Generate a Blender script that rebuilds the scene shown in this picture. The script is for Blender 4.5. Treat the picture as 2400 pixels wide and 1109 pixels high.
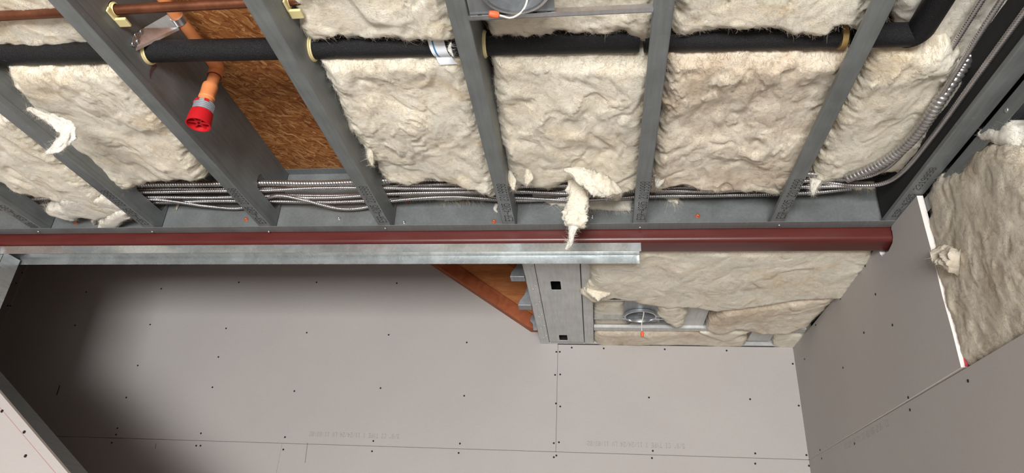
import bpy, bmesh, math, random
import numpy as np
from mathutils import Vector, Matrix
from mathutils.geometry import tessellate_polygon

for o in list(bpy.data.objects):
    bpy.data.objects.remove(o, do_unlink=True)
SC = bpy.context.scene
COL = SC.collection

# ------------------------------------------------------------------ camera
H = 1.65                                   # eye height; geometry below is written relative to the eye
F_PX, YAW, PITCH, ROLL = 1597.28, -0.13625, 0.47004, 0.05513
cy_, sy_, cp_, sp_ = math.cos(YAW), math.sin(YAW), math.cos(PITCH), math.sin(PITCH)
_f = np.array([sy_*cp_, cy_*cp_, sp_]); _r0 = np.array([cy_, -sy_, 0.0]); _u0 = np.cross(_r0, _f)
_r = math.cos(ROLL)*_r0 + math.sin(ROLL)*_u0
_u = -math.sin(ROLL)*_r0 + math.cos(ROLL)*_u0
cam_d = bpy.data.cameras.new('camera'); cam = bpy.data.objects.new('camera', cam_d); COL.objects.link(cam)
cam_d.sensor_width = 36.0; cam_d.lens = F_PX/2400*36.0; cam_d.clip_start = 0.02
cam.matrix_world = Matrix(((_r[0], _u[0], -_f[0], 0), (_r[1], _u[1], -_f[1], 0), (_r[2], _u[2], -_f[2], H), (0, 0, 0, 1)))
SC.camera = cam

# ------------------------------------------------------------------ world, window daylight, exposure
W = bpy.data.worlds.new('world'); SC.world = W; W.use_nodes = True
W.node_tree.nodes['Background'].inputs[0].default_value = (0.75, 0.82, 0.9, 1)
W.node_tree.nodes['Background'].inputs[1].default_value = 0.5
ld = bpy.data.lights.new('window_daylight', 'AREA'); ld.shape = 'RECTANGLE'; ld.size = 1.84; ld.size_y = 1.15
ld.energy = 335; ld.color = (1.0, 0.985, 0.965)
lo = bpy.data.objects.new('window_daylight', ld); COL.objects.link(lo)
lo.location = (-0.25, -3.22, H-0.62); lo.rotation_euler = (math.radians(90), 0, 0)
SC.view_settings.view_transform = 'Standard'; SC.view_settings.look = 'None'
SC.view_settings.gamma = 1.0; SC.view_settings.use_curve_mapping = False
SC.view_settings.exposure = 0.0
SC.cycles.use_denoising = True
SC.cycles.max_bounces = 8; SC.cycles.diffuse_bounces = 5

# ------------------------------------------------------------------ helpers
def ray(x, y):
    return _r*((x-1200)/F_PX) - _u*((y-554.5)/F_PX) + _f
def atz(x, y, z): d = ray(x, y); return d*(z/d[2])
def aty(x, y, v): d = ray(x, y); return d*(v/d[1])
def atx(x, y, v): d = ray(x, y); return d*(v/d[0])

def new_mesh(name, verts, faces, mats, smooth=False, mat_idx=None):
    me = bpy.data.meshes.new(name)
    me.from_pydata([tuple(map(float, v)) for v in verts], [], [tuple(f) for f in faces])
    for m in (mats if isinstance(mats, (list, tuple)) else [mats]): me.materials.append(m)
    if mat_idx is not None: me.polygons.foreach_set('material_index', np.array(mat_idx, dtype=np.int32))
    if smooth: me.polygons.foreach_set('use_smooth', np.ones(len(me.polygons), dtype=bool))
    me.update()
    return me

def tag(o, label=None, cat=None, group=None, kind=None):
    if label: o['label'] = label
    if cat: o['category'] = cat
    if group: o['group'] = group
    if kind: o['kind'] = kind
    return o

def thing(name, loc, label=None, cat=None, group=None, kind=None):
    o = bpy.data.objects.new(name, None); COL.objects.link(o); o.empty_display_size = 0.05
    o.location = (loc[0], loc[1], loc[2]+H); o['_o'] = [float(v) for v in loc]
    return tag(o, label, cat, group, kind)

ORG = {}
class G:
    """collects geometry in eye-relative coordinates"""
    def __init__(s): s.v = []; s.f = []; s.mi = []
    def add(s, vs, fs, mi=0):
        b = len(s.v); s.v += [tuple(v) for v in vs]; s.f += [tuple(i+b for i in f) for f in fs]; s.mi += [mi]*len(fs)
        return s
    def box(s, x0, x1, y0, y1, z0, z1, mi=0):
        vs = [(x, y, z) for z in (z0, z1) for y in (y0, y1) for x in (x0, x1)]
        return s.add(vs, [(0, 2, 3, 1), (4, 5, 7, 6), (0, 1, 5, 4), (2, 6, 7, 3), (0, 4, 6, 2), (1, 3, 7, 5)], mi)
    def obox(s, c, ax, hs, mi=0):
        c = Vector(c); ax = [Vector(a).normalized() for a in ax]
        vs = [c + ax[0]*hs[0]*i + ax[1]*hs[1]*j + ax[2]*hs[2]*k for k in (-1, 1) for j in (-1, 1) for i in (-1, 1)]
        return s.add(vs, [(0, 2, 3, 1), (4, 5, 7, 6), (0, 1, 5, 4), (2, 6, 7, 3), (0, 4, 6, 2), (1, 3, 7, 5)], mi)
    def prism(s, pts, vec, mi=0, side=None):
        """closed polygon pts (3D list) swept by vec"""
        n = len(pts); vec = Vector(vec); a = [Vector(p) for p in pts]; b = [p+vec for p in a]
        tri = tessellate_polygon([a])
        s.add(a+b, [t for t in tri] + [tuple(i+n for i in reversed(t)) for t in tri], mi)
        base = len(s.v)-2*n
        for i in range(n):
            j = (i+1) % n; s.f.append((base+i, base+j, base+n+j, base+n+i)); s.mi.append(mi if side is None else side)
        return s
    def plate(s, outer, holes, vec, mi=0):
        loops = [outer]+holes; vec = Vector(vec)
        flat = [Vector(p) for L in loops for p in L]; n = len(flat)
        tri = tessellate_polygon([[Vector(p) for p in L] for L in loops])
        base = len(s.v)
        s.add(flat+[p+vec for p in flat], [t for t in tri]+[tuple(i+n for i in reversed(t)) for t in tri], mi)
        k = 0
        for L in loops:
            m = len(L)
            for i in range(m):
                j = (i+1) % m; s.f.append((base+k+i, base+k+j, base+n+k+j, base+n+k+i)); s.mi.append(mi)
            k += m
        return s
    def strip(s, prof, a0, a1, axis, th, mi=0):
        """thin bent sheet: 2D profile polyline thickened by th, extruded along axis ('x' or 'y')"""
        n = len(prof); P = [Vector((p[0], p[1])) for p in prof]; off = []
        for i in range(n):
            d = (P[min(i+1, n-1)]-P[max(i-1, 0)]).normalized(); off.append(P[i]+Vector((-d.y, d.x))*th)
        loop = P+off[::-1]
        mk = (lambda q, a: (q.x, a, q.y)) if axis == 'y' else (lambda q, a: (a, q.x, q.y))
        vs = [mk(q, a0) for q in loop]+[mk(q, a1) for q in loop]; m = len(loop); fs = []
        for i in range(m):
            j = (i+1) % m; fs.append((i, j, m+j, m+i))
        for i in range(n-1):
            fs.append((i, i+1, 2*n-2-i, 2*n-1-i)); fs.append((m+i+1, m+i, m+2*n-1-i, m+2*n-2-i))
        return s.add(vs, fs, mi)
    def tube(s, path, rad, seg=16, caps=True, mi=0, flat=None):
        path = [Vector(p) for p in path]; n = len(path)
        rad = rad if hasattr(rad, '__len__') else [rad]*n
        up = Vector((0, 0, 1)); base = len(s.v); t0 = (path[1]-path[0]).normalized()
        nrm = t0.cross(up)
        if nrm.length < 1e-3: nrm = t0.cross(Vector((1, 0, 0)))
        nrm.normalize()
        for i in range(n):
            t = (path[min(i+1, n-1)]-path[max(i-1, 0)]).normalized()
            nrm = (nrm-t*nrm.dot(t)).normalized(); bn = t.cross(nrm)
            for k in range(seg):
                a = 2*math.pi*k/seg
                s.v.append(tuple(path[i]+(nrm*math.cos(a)+bn*math.sin(a))*rad[i]))
        for i in range(n-1):
            for k in range(seg):
                k2 = (k+1) % seg
                s.f.append((base+i*seg+k, base+i*seg+k2, base+(i+1)*seg+k2, base+(i+1)*seg+k)); s.mi.append(mi)
        if caps:
            s.f.append(tuple(base+k for k in reversed(range(seg)))); s.mi.append(mi)
            s.f.append(tuple(base+(n-1)*seg+k for k in range(seg))); s.mi.append(mi)
        return s
    def lathe(s, c, prof, seg=28, axis=(0, 0, 1), mi=0):
        """profile [(r, h)] revolved about axis through c"""
        ax = Vector(axis).normalized(); u = ax.orthogonal().normalized(); w = ax.cross(u); c = Vector(c); base = len(s.v)
        for r, h in prof:
            for k in range(seg):
                a = 2*math.pi*k/seg; s.v.append(tuple(c+ax*h+(u*math.cos(a)+w*math.sin(a))*r))
        for i in range(len(prof)-1):
            for k in range(seg):
                k2 = (k+1) % seg
                s.f.append((base+i*seg+k, base+i*seg+k2, base+(i+1)*seg+k2, base+(i+1)*seg+k)); s.mi.append(mi)
        return s
    def obj(s, name, mat, parent=None, smooth=False, label=None, cat=None, group=None, kind=None, bevel=0, auto=None):
        v = np.array(s.v, dtype=float)
        if parent is not None: org = np.array(parent['_o'])
        else: org = np.array([(v[:, 0].min()+v[:, 0].max())/2, (v[:, 1].min()+v[:, 1].max())/2, v[:, 2].min()])
        me = new_mesh(name, v-org, s.f, mat, smooth, s.mi)
        bm = bmesh.new(); bm.from_mesh(me); bmesh.ops.recalc_face_normals(bm, faces=bm.faces); bm.to_mesh(me); bm.free()
        if auto is not None:
            me.polygons.foreach_set('use_smooth', np.ones(len(me.polygons), dtype=bool)); me.set_sharp_from_angle(angle=math.radians(auto))
        o = bpy.data.objects.new(name, me); COL.objects.link(o)
        o['_o'] = [float(a) for a in org]
        if parent is not None: o.parent = parent; o['_o'] = list(parent['_o'])
        else: o.location = (org[0], org[1], org[2]+H)
        if bevel:
            b = o.modifiers.new('bevel', 'BEVEL'); b.width = bevel; b.segments = 2; b.limit_method = 'ANGLE'
        return tag(o, label, cat, group, kind)

def inst(name, me, parent, pos, rot=None):
    o = bpy.data.objects.new(name, me); COL.objects.link(o); o.parent = parent
    o.location = Vector(pos)-Vector(parent['_o'])
    if rot is not None: o.rotation_mode = 'QUATERNION'; o.rotation_quaternion = rot
    return o

# ------------------------------------------------------------------ materials
def mat(name, base, rough=0.6, metal=0.0, spec=0.5):
    m = bpy.data.materials.new(name); m.use_nodes = True; nt = m.node_tree
    b = nt.nodes['Principled BSDF']
    b.inputs['Base Color'].default_value = (*base, 1); b.inputs['Roughness'].default_value = rough
    b.inputs['Metallic'].default_value = metal; b.inputs['Specular IOR Level'].default_value = spec
    return m, nt, b
def N(nt, t, **kw):
    n = nt.nodes.new(t)
    for k, v in kw.items():
        if k in n.inputs: n.inputs[k].default_value = v
        else: setattr(n, k, v)
    return n
def coords(nt, scale=(1, 1, 1), rot=(0, 0, 0)):
    g = N(nt, 'ShaderNodeNewGeometry'); mp = N(nt, 'ShaderNodeMapping')
    mp.inputs['Scale'].default_value = scale; mp.inputs['Rotation'].default_value = rot
    nt.links.new(g.outputs['Position'], mp.inputs['Vector']); return mp.outputs[0]
def ramp(nt, fac, stops):
    r = N(nt, 'ShaderNodeValToRGB'); cr = r.color_ramp
    while len(cr.elements) < len(stops): cr.elements.new(0.5)
    for e, (p, c) in zip(cr.elements, stops): e.position = p; e.color = (*c, 1)
    nt.links.new(fac, r.inputs[0]); return r.outputs[0]
def noise(nt, co, scale, detail=4, rough=0.55, dist=0.0):
    n = N(nt, 'ShaderNodeTexNoise'); n.inputs['Scale'].default_value = scale; n.inputs['Detail'].default_value = detail
    n.inputs['Roughness'].default_value = rough; n.inputs['Distortion'].default_value = dist
    nt.links.new(co, n.inputs['Vector']); return n.outputs[0]
def mix(nt, a, b, fac, mode='MIX'):
    n = N(nt, 'ShaderNodeMix', data_type='RGBA', blend_type=mode)
    for sock, val in ((0, fac), (6, a), (7, b)):
        if isinstance(val, (int, float)): n.inputs[sock].default_value = val
        elif isinstance(val, tuple): n.inputs[sock].default_value = (*val, 1)
        else: nt.links.new(val, n.inputs[sock])
    return n.outputs[2]
def bump(nt, b, h, strength, dist=0.002):
    n = N(nt, 'ShaderNodeBump'); n.inputs['Strength'].default_value = strength; n.inputs['Distance'].default_value = dist
    nt.links.new(h, n.inputs['Height']); nt.links.new(n.outputs[0], b.inputs['Normal'])

def steel(name, base, rough, metal, streak=0.25, smudge=0.0):
    m, nt, b = mat(name, base, rough, metal)
    co = coords(nt); n1 = noise(nt, co, 14, 5); n2 = noise(nt, coords(nt, (40, 3, 40)), 3, 3)
    d = tuple(c*(1-streak) for c in base); l = tuple(min(1, c*(1+streak)) for c in base)
    c = ramp(nt, n1, [(0.3, d), (0.7, l)])
    c = mix(nt, c, ramp(nt, n2, [(0.35, (.86,)*3), (0.65, (1.1,)*3)]), 0.6, 'MULTIPLY')
    if smudge:
        sm = ramp(nt, noise(nt, co, 55, 6, 0.7), [(0.62, (0,)*3), (0.70, (1,)*3)])
        sm2 = ramp(nt, noise(nt, co, 5, 3), [(0.45, (0,)*3), (0.65, (smudge,)*3)])
        c = mix(nt, c, (0.72, 0.73, 0.72), mix(nt, sm, sm2, 1.0, 'MULTIPLY'))
    nt.links.new(c, b.inputs['Base Color'])
    r = ramp(nt, n1, [(0.3, (max(.05, rough-.08),)*3), (0.7, (rough+.1,)*3)]); nt.links.new(r, b.inputs['Roughness'])
    return m
M = {}
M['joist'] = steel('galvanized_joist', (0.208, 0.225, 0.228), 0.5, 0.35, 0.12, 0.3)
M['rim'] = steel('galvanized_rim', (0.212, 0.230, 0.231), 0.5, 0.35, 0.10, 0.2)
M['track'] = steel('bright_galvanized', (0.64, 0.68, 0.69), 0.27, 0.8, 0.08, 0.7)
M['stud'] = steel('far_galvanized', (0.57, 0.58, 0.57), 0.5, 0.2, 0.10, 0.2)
M['can'] = steel('housing_steel', (0.30, 0.32, 0.34), 0.4, 0.6, 0.12)
M['zinc'] = steel('zinc_plated', (0.62, 0.63, 0.64), 0.28, 0.9, 0.1)
M['armor'] = steel('armor_steel', (0.60, 0.585, 0.59), 0.24, 0.9, 0.1)
M['armor_dark'] = steel('dull_flex_steel', (0.47, 0.46, 0.455), 0.32, 0.85, 0.12)

def fiberglass(name, c_lo, c_hi, c_stain, stain_pos=0.62):
    m, nt, b = mat(name, c_hi, 1.0, 0.0, 0.05)
    co = coords(nt)
    n1 = noise(nt, co, 9, 6, 0.6, 0.8); n2 = noise(nt, co, 4.2, 4, 0.6, 1.2); n3 = noise(nt, coords(nt, (1, 1.6, 1)), 60, 6, 0.7, 1.0)
    c = ramp(nt, n1, [(0.28, c_lo), (0.6, c_hi)])
    s = ramp(nt, n2, [(stain_pos-0.06, (0,)*3), (stain_pos+0.12, (0.75,)*3)])
    c = mix(nt, c, c_stain, s)
    c = mix(nt, c, ramp(nt, n3, [(0.3, (.88,)*3), (0.6, (1.03,)*3)]), 0.7, 'MULTIPLY')
    nt.links.new(c, b.inputs['Base Color'])
    b.inputs['Subsurface Weight'].default_value = 0.55; b.inputs['Subsurface Radius'].default_value = (1.0, 0.85, 0.65); b.inputs['Subsurface Scale'].default_value = 0.012
    bump(nt, b, noise(nt, coords(nt, (1, 2.2, 1)), 130, 5, 0.7, 1.5), 0.7, 0.005)
    return m
M['wool'] = fiberglass('fiberglass_cream', (0.86, 0.775, 0.62), (0.915, 0.86, 0.735), (0.83, 0.67, 0.44))
M['wool_tan'] = fiberglass('fiberglass_tan', (0.74, 0.635, 0.50), (0.89, 0.815, 0.68), (0.64, 0.51, 0.37), 0.54)
M['wool_white'] = fiberglass('fiberglass_white', (0.83, 0.775, 0.67), (0.905, 0.865, 0.78), (0.80, 0.69, 0.52), 0.66)
M['wool_grey'] = fiberglass('fiberglass_greyed', (0.60, 0.535, 0.425), (0.74, 0.675, 0.56), (0.54, 0.45, 0.33), 0.56)

m, nt, b = mat('drywall_paper', (0.45, 0.425, 0.41), 0.85, 0, 0.25); M['paper'] = m
co = coords(nt)
c = ramp(nt, noise(nt, co, 2.3, 3), [(0.3, (0.438, 0.413, 0.40)), (0.7, (0.462, 0.440, 0.425))])
c = mix(nt, c, ramp(nt, noise(nt, coords(nt, (1, 1, 6)), 90, 3), [(0.3, (.965,)*3), (0.7, (1.02,)*3)]), 1.0, 'MULTIPLY')
nt.links.new(c, b.inputs['Base Color'])
m, nt, b = mat('gypsum_core', (0.82, 0.77, 0.74), 0.9, 0, 0.2); M['gypsum'] = m
bump(nt, b, noise(nt, coords(nt), 180, 4), 0.5, 0.002)
M['seam'] = mat('dark_seam', (0.02, 0.018, 0.017), 0.9)[0]
M['screw_dark'] = mat('black_phosphate', (0.012, 0.011, 0.012), 0.5, 0.3)[0]
M['screw_red'] = mat('red_screw', (0.46, 0.11, 0.045), 0.45, 0.2)[0]
M['pencil'] = mat('pencil_line', (0.16, 0.15, 0.15), 0.9)[0]
M['chalk'] = mat('red_chalk', (0.42, 0.24, 0.24), 0.95)[0]
M['ink'] = mat('stamp_ink', (0.012, 0.012, 0.014), 0.7)[0]
M['ink_pale'] = mat('faded_ink', (0.335, 0.315, 0.305), 0.9)[0]
M['redpaint'] = mat('red_marking_paint', (0.55, 0.06, 0.09), 0.5)[0]

m, nt, b = mat('red_oxide', (0.095, 0.018, 0.015), 0.34, 0, 0.5); M['oxide'] = m
co = coords(nt)
c = ramp(nt, noise(nt, coords(nt, (1, 6, 6)), 5, 5), [(0.3, (0.082, 0.014, 0.012)), (0.55, (0.105, 0.019, 0.016)), (0.8, (0.10, 0.03, 0.026))])
sp = ramp(nt, noise(nt, co, 70, 5, 0.7), [(0.70, (0,)*3), (0.76, (.5,)*3)])
c = mix(nt, c, (0.32, 0.22, 0.2), sp); nt.links.new(c, b.inputs['Base Color'])
bump(nt, b, noise(nt, co, 140, 4), 0.15, 0.001)

m, nt, b = mat('osb', (0.3, 0.13, 0.045), 0.7, 0, 0.3); M['osb'] = m
cols = [(0.18, 0.055, 0.014), (0.29, 0.105, 0.028), (0.38, 0.165, 0.050), (0.54, 0.29, 0.115)]
lay = []
g0 = N(nt, 'ShaderNodeNewGeometry')
wn = N(nt, 'ShaderNodeTexNoise'); wn.inputs['Scale'].default_value = 16; wn.inputs['Detail'].default_value = 2; nt.links.new(g0.outputs['Position'], wn.inputs['Vector'])
wv = N(nt, 'ShaderNodeVectorMath', operation='MULTIPLY_ADD'); wv.inputs[1].default_value = (.035, .035, .035)
nt.links.new(wn.outputs['Color'], wv.inputs[0]); nt.links.new(g0.outputs['Position'], wv.inputs[2])
for rz, sc in ((0.45, (13, 62, 7)), (-0.75, (60, 14, 7)), (1.25, (66, 15, 7)), (-0.15, (14, 70, 7)), (2.2, (15, 75, 7))):
    mp0 = N(nt, 'ShaderNodeMapping'); mp0.inputs['Rotation'].default_value = (0, 0, rz)
    mp = N(nt, 'ShaderNodeMapping'); mp.inputs['Scale'].default_value = sc
    nt.links.new(wv.outputs[0], mp0.inputs[0]); nt.links.new(mp0.outputs[0], mp.inputs[0])
    v = N(nt, 'ShaderNodeTexVoronoi'); v.inputs['Scale'].default_value = 2.5; nt.links.new(mp.outputs[0], v.inputs['Vector'])
    sep = N(nt, 'ShaderNodeSeparateColor'); nt.links.new(v.outputs['Color'], sep.inputs[0])
    gr = noise(nt, mp.outputs[0], 9, 4, 0.6)
    cc = ramp(nt, sep.outputs[0], [(0.05, cols[0]), (0.4, cols[1]), (0.75, cols[2]), (0.98, cols[3])])
    lay.append((mix(nt, cc, ramp(nt, gr, [(0.3, (.6,)*3), (0.7, (1.25,)*3)]), 0.8, 'MULTIPLY'), sep.outputs[1]))
c = lay[0][0]
for k in (1, 2, 3, 4):
    c = mix(nt, c, lay[k][0], ramp(nt, lay[k][1], [(0.50, (0,)*3), (0.56, (1,)*3)]))
nt.links.new(c, b.inputs['Base Color'])
bump(nt, b, c, 0.35, 0.003)

m, nt, b = mat('black_foam', (0.006, 0.006, 0.007), 0.5, 0, 0.35); M['foam'] = m
co = coords(nt); n = noise(nt, co, 420, 3, 0.7)
nt.links.new(ramp(nt, n, [(0.52, (0.004, 0.004, 0.005)), (0.75, (0.035, 0.035, 0.04))]), b.inputs['Base Color'])
bump(nt, b, n, 0.9, 0.0025)
M['copper'] = steel('aged_copper', (0.22, 0.085, 0.045), 0.42, 0.8, 0.25)
M['cpvc'] = mat('orange_cpvc', (0.74, 0.27, 0.10), 0.42, 0, 0.45)[0]
M['cpvc_in'] = mat('red_primer', (0.12, 0.022, 0.022), 0.6)[0]
M['smear'] = mat('dried_primer', (0.10, 0.055, 0.055), 0.6)[0]
M['grommet'] = mat('yellow_plastic', (0.72, 0.62, 0.32), 0.5)[0]
M['grommet_tan'] = mat('amber_plastic', (0.42, 0.27, 0.10), 0.5)[0]
M['thread'] = mat('grey_metal_thread', (0.32, 0.35, 0.38), 0.45, 0.4)[0]
M['cap'] = mat('red_cap_plastic', (0.52, 0.012, 0.018), 0.4)[0]
M['wire'] = mat('white_wire', (0.62, 0.60, 0.56), 0.5)[0]
M['nut'] = mat('orange_wire_nut', (0.85, 0.14, 0.05), 0.45)[0]
M['tape'] = mat('white_label', (0.78, 0.82, 0.88), 0.4)[0]
M['tape_blue'] = mat('blue_stripe', (0.05, 0.20, 0.42), 0.45)[0]
m, nt, b = mat('stained_wood', (0.30, 0.075, 0.028), 0.55, 0, 0.35); M['wood'] = m
n = noise(nt, coords(nt, (5, 5, 5), (0, 0.6, 0)), 3, 5, 0.6, 1.0)
nt.links.new(ramp(nt, n, [(0.3, (0.27, 0.062, 0.022)), (0.7, (0.43, 0.125, 0.045))]), b.inputs['Base Color'])
m, nt, b = mat('raw_wood', (0.42, 0.17, 0.055), 0.6, 0, 0.3); M['wood_lt'] = m
n = noise(nt, coords(nt, (4, 4, 18), (0, 0.6, 0)), 3, 5, 0.6, 1.0)
nt.links.new(ramp(nt, n, [(0.3, (0.46, 0.145, 0.045)), (0.7, (0.64, 0.27, 0.10))]), b.inputs['Base Color'])
M['black'] = mat('dark_sheathing_and_shade', (0.012, 0.012, 0.013), 0.9)[0]  # wall sheathing, also the black sheets that stand in for shade
m, nt, b = mat('concrete', (0.36, 0.345, 0.325), 0.85); M['concrete'] = m
nt.links.new(ramp(nt, noise(nt, coords(nt), 3, 6), [(0.3, (0.31, 0.30, 0.28)), (0.7, (0.42, 0.405, 0.385))]), b.inputs['Base Color'])

M['grey_wall'] = mat('grey_wall', (0.22, 0.215, 0.21), 0.9)[0]
# ------------------------------------------------------------------ plan (eye-relative metres)
JX = [-1.918, -1.503, -1.093, -0.690, -0.287, 0.114, 0.520, 0.842]
JW = [0.040]*7+[0.050]
YE, YRIM = 1.9, 1.906          # joist end, rim web
ZB, ZD = 1.0, 1.225            # joist bottom, deck underside
XW, YW = 0.872, 3.05           # right wall face, back wall face
PIPE_Y = lambda x: 1.150+0.031*(x+0.65)
PIPE_Z = lambda x: 1.087+0.004*(x+0.65)
COP_Y, COP_Z = 1.005, 1.086

# ------------------------------------------------------------------ structure: shell of the place
g = G(); g.box(-3.75, 1.1, -3.4, 3.15, -H-0.1, -H); g.obj('floor', M['concrete'], kind='structure')
g = G(); g.box(-3.6, 1.1, -3.3, 1.906, ZD, ZD+0.018); deck = g.obj('ceiling', M['osb'], kind='structure', label='reddish brown OSB floor deck seen above the joists')
g = G(); g.box(-0.256, 1.1, 2.0, 3.05, ZD+0.02, ZD+0.04)
g.box(-3.6, -0.256, 1.92, 3.05, 2.3, 2.32); g.box(-3.6, -0.25, 1.90, 1.92, ZD, 2.3); g.box(-0.262, -0.25, 1.92, 3.05, 1.23, 2.3)
g.obj('ceiling', M['osb'], kind='structure')
wx0, wx1, wz0, wz1 = -1.19, 0.69, -1.21, -0.03
g = G()
g.box(-3.6, wx0, -3.32, -3.25, -H, ZD); g.box(wx1, 1.1, -3.32, -3.25, -H, ZD)
g.box(wx0, wx1, -3.32, -3.25, -H, wz0); g.box(wx0, wx1, -3.32, -3.25, wz1, ZD)
g.obj('wall_rear', M['grey_wall'], kind='structure')
w1 = thing('window_1', (-0.25, -3.28, wz0), kind='structure')
g = G(); g.box(wx0, wx0+.04, -3.31, -3.235, wz0, wz1); g.box(wx1-.04, wx1, -3.31, -3.235, wz0, wz1)
g.box(wx0, wx1, -3.31, -3.235, wz0, wz0+.04); g.box(wx0, wx1, -3.31, -3.235, wz1-.04, wz1); g.obj('window_frame', M['zinc'], w1)
g = G(); g.box(-3.62, -3.6, -3.3, 3.05, -H, 2.32); g.obj('wall_left', M['grey_wall'], kind='structure')

# back wall: framing plane behind, sheets of drywall in front as parts
wb = thing('wall_back', (-1.3, YW, -H), kind='structure')
g = G(); g.box(-3.7, 1.1, YW+0.0165, YW+0.06, -H, 2.32); g.obj('backing', M['seam'], wb)
def sheet_xz(parent, poly, y, gap=0.0009):
    g = G(); g.prism([(p[0], y, p[1]) for p in poly], (0, 0.016, 0), 0, 1)
    return g.obj('drywall_sheet', [M['paper'], M['gypsum']], parent)
e = 0.0011
for x0, x1, z0, z1 in ((-3.7, -3.066, .5165, 2.32), (-3.064, -.176, .5165, 2.32), (-.1745, 0.872, .5165, .998),
                       (-3.7, -1.42, -.703, .5140), (-1.4185, 1.0, -.703, .5140), (-3.7, 1.0, -H, -.705)):
    sheet_xz(wb, [(x0, z0), (x1, z0), (x1, z1), (x0, z1)], YW)
# screw heads as shared mesh
def disc_mesh(name, r, h, m, seg=10):
    g = G(); g.lathe((0, 0, 0), [(0.0001, h*0.6), (r*0.45, h*0.7), (r*0.5, h), (r, h*0.75), (r, 0)], seg)
    return new_mesh(name, g.v, g.f, m, True)
ME_DRY = disc_mesh('drywall_screw', 0.0042, 0.0012, M['screw_dark'])
ME_RED = disc_mesh('red_screw', 0.0075, 0.003, M['screw_red'])
ME_ZN = disc_mesh('zinc_screw', 0.0058, 0.003, M['zinc'])
QY = Vector((0, 0, 1)).rotation_difference(Vector((0, -1, 0)))
QX = Vector((0, 0, 1)).rotation_difference(Vector((-1, 0, 0)))
QXP = Vector((0, 0, 1)).rotation_difference(Vector((1, 0, 0)))
QZ = Vector((0, 0, 1)).rotation_difference(Vector((0, 0, -1)))
BS = [(202,685),(176,763),(378,677),(352,761),(323,857),(296,932),(742,662),(560,662),(530,770),(512,837),(498,908),(719,780),(911,785),(1094,803),
(690,917),(892,910),(1088,928),(275,1004),(272,1019),(262,1038),(471,1016),(460,1045),(470,1045),(668,1025),(664,1054),(875,1034),(872,1058),(1078,1040),
(1075,1062),(1304,825),(1312,825),(1301,879),(1313,878),(1303,946),(1313,953),(1298,1039),(1310,1037),(1298,1072),(1304,1068),(1340,815),(1415,817),
(1558,819),(1703,822),(1858,853),(1872,951),(1521,932),(1758,936),(1530,1057),(1528,1074),(1770,1063),(1770,1087),(1890,1067),(1896,1092),(52,639),
(38,664),(18,717),(24,717),(930,664)]
for px in BS:
    inst('screw', ME_DRY, wb, aty(*px, YW), QY)
def line_xz(parent, name, pa, pb, y, w, m):
    a = aty(*pa, y); b_ = aty(*pb, y); d = Vector(b_-a).normalized(); n = Vector((0, 1, 0)).cross(d)*w/2; a, b_ = Vector(a), Vector(b_)
    off = Vector((0, -0.0006, 0)); g = G()
    g.prism([a-n+off, b_-n+off, b_+n+off, a+n+off], (0, 0.0008, 0)); return g.obj(name, m, parent)
line_xz(wb, 'pencil_mark', (721, 1038), (715, 1085), YW, 0.0022, M['pencil'])
line_xz(wb, 'pencil_mark', (140, 904), (133, 926), YW, 0.004, M['screw_dark'])
line_xz(wb, 'pencil_mark', (366, 1040), (364, 1052), YW, 0.003, M['pencil'])

# dot-matrix lettering
FONT = {'0': "01110 10001 10011 10101 11001 10001 01110", '1': "00100 01100 00100 00100 00100 00100 01110", '2': "01110 10001 00001 00110 01000 10000 11111",
 '3': "01110 10001 00001 00110 00001 10001 01110", '4': "00010 00110 01010 10010 11111 00010 00010", '5': "11111 10000 11110 00001 00001 10001 01110",
 '6': "01110 10000 10000 11110 10001 10001 01110", '8': "01110 10001 10001 01110 10001 10001 01110", '9': "01110 10001 10001 01111 00001 00001 01110",
 'E': "11111 10000 10000 11110 10000 10000 11111", 'S': "01111 10000 10000 01110 00001 00001 11110", 'R': "11110 10001 10001 11110 10100 10010 10001",
 '-': "00000 00000 00000 11111 00000 00000 00000", '/': "00001 00001 00010 00100 01000 10000 10000", ':': "00000 00100 00100 00000 00100 00100 00000",
 'L': "10000 10000 10000 10000 10000 10000 11111", 'V': "10001 10001 10001 10001 10001 01010 00100", 'T': "11111 00100 00100 00100 00100 00100 00100",
 'Y': "10001 10001 01010 00100 00100 00100 00100", 'P': "11110 10001 10001 11110 10000 10000 10000", 'X': "10001 01010 00100 00100 00100 01010 10001",
 'C': "01110 10001 10000 10000 10000 10001 01110", 'I': "01110 00100 00100 00100 00100 00100 01110", '"': "01010 01010 00000 00000 00000 00000 00000",
 ' ': "00000 00000 00000 00000 00000 00000 00000"}
def stamp(parent, text, org, ux, uy, cw, ch, m, fill=0.8, lift=(0, 0, 0)):
    """org: lower-left of text, ux/uy unit vectors, cw char pitch, ch height"""
    g = G(); org = Vector(org)+Vector(lift); ux = Vector(ux); uy = Vector(uy); nz = ux.cross(uy).normalized()*0.0003
    dx, dy = cw/6.2, ch/7
    for i, chh in enumerate(text):
        rows = FONT[chh].split()
        for r, row in enumerate(rows):
            for c_, bit in enumerate(row):
                if bit == '1':
                    p = org+ux*(i*cw+c_*dx)+uy*((6-r)*dy); a = ux*dx*fill; b_ = uy*dy*fill
                    g.prism([p, p+a, p+a+b_, p+b_], nz)
    return g.obj('stamp', m, parent, kind='stuff')
TXT = '5/8" CI TYPE X 11/24/24 LV 11:03:02'
for pr, pl in (((935, 1026), (725, 1012)), ((1605, 1051), (1375, 1032))):
    a = aty(*pr, YW); b_ = aty(*pl, YW); L = abs(a[0]-b_[0])
    stamp(wb, TXT, (a[0], YW-0.0004, (a[2]+b_[2])/2+0.008), (-1, 0, 0), (0, 0, -1), L/len(TXT), 0.021, M['ink_pale'], 0.95)

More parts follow.
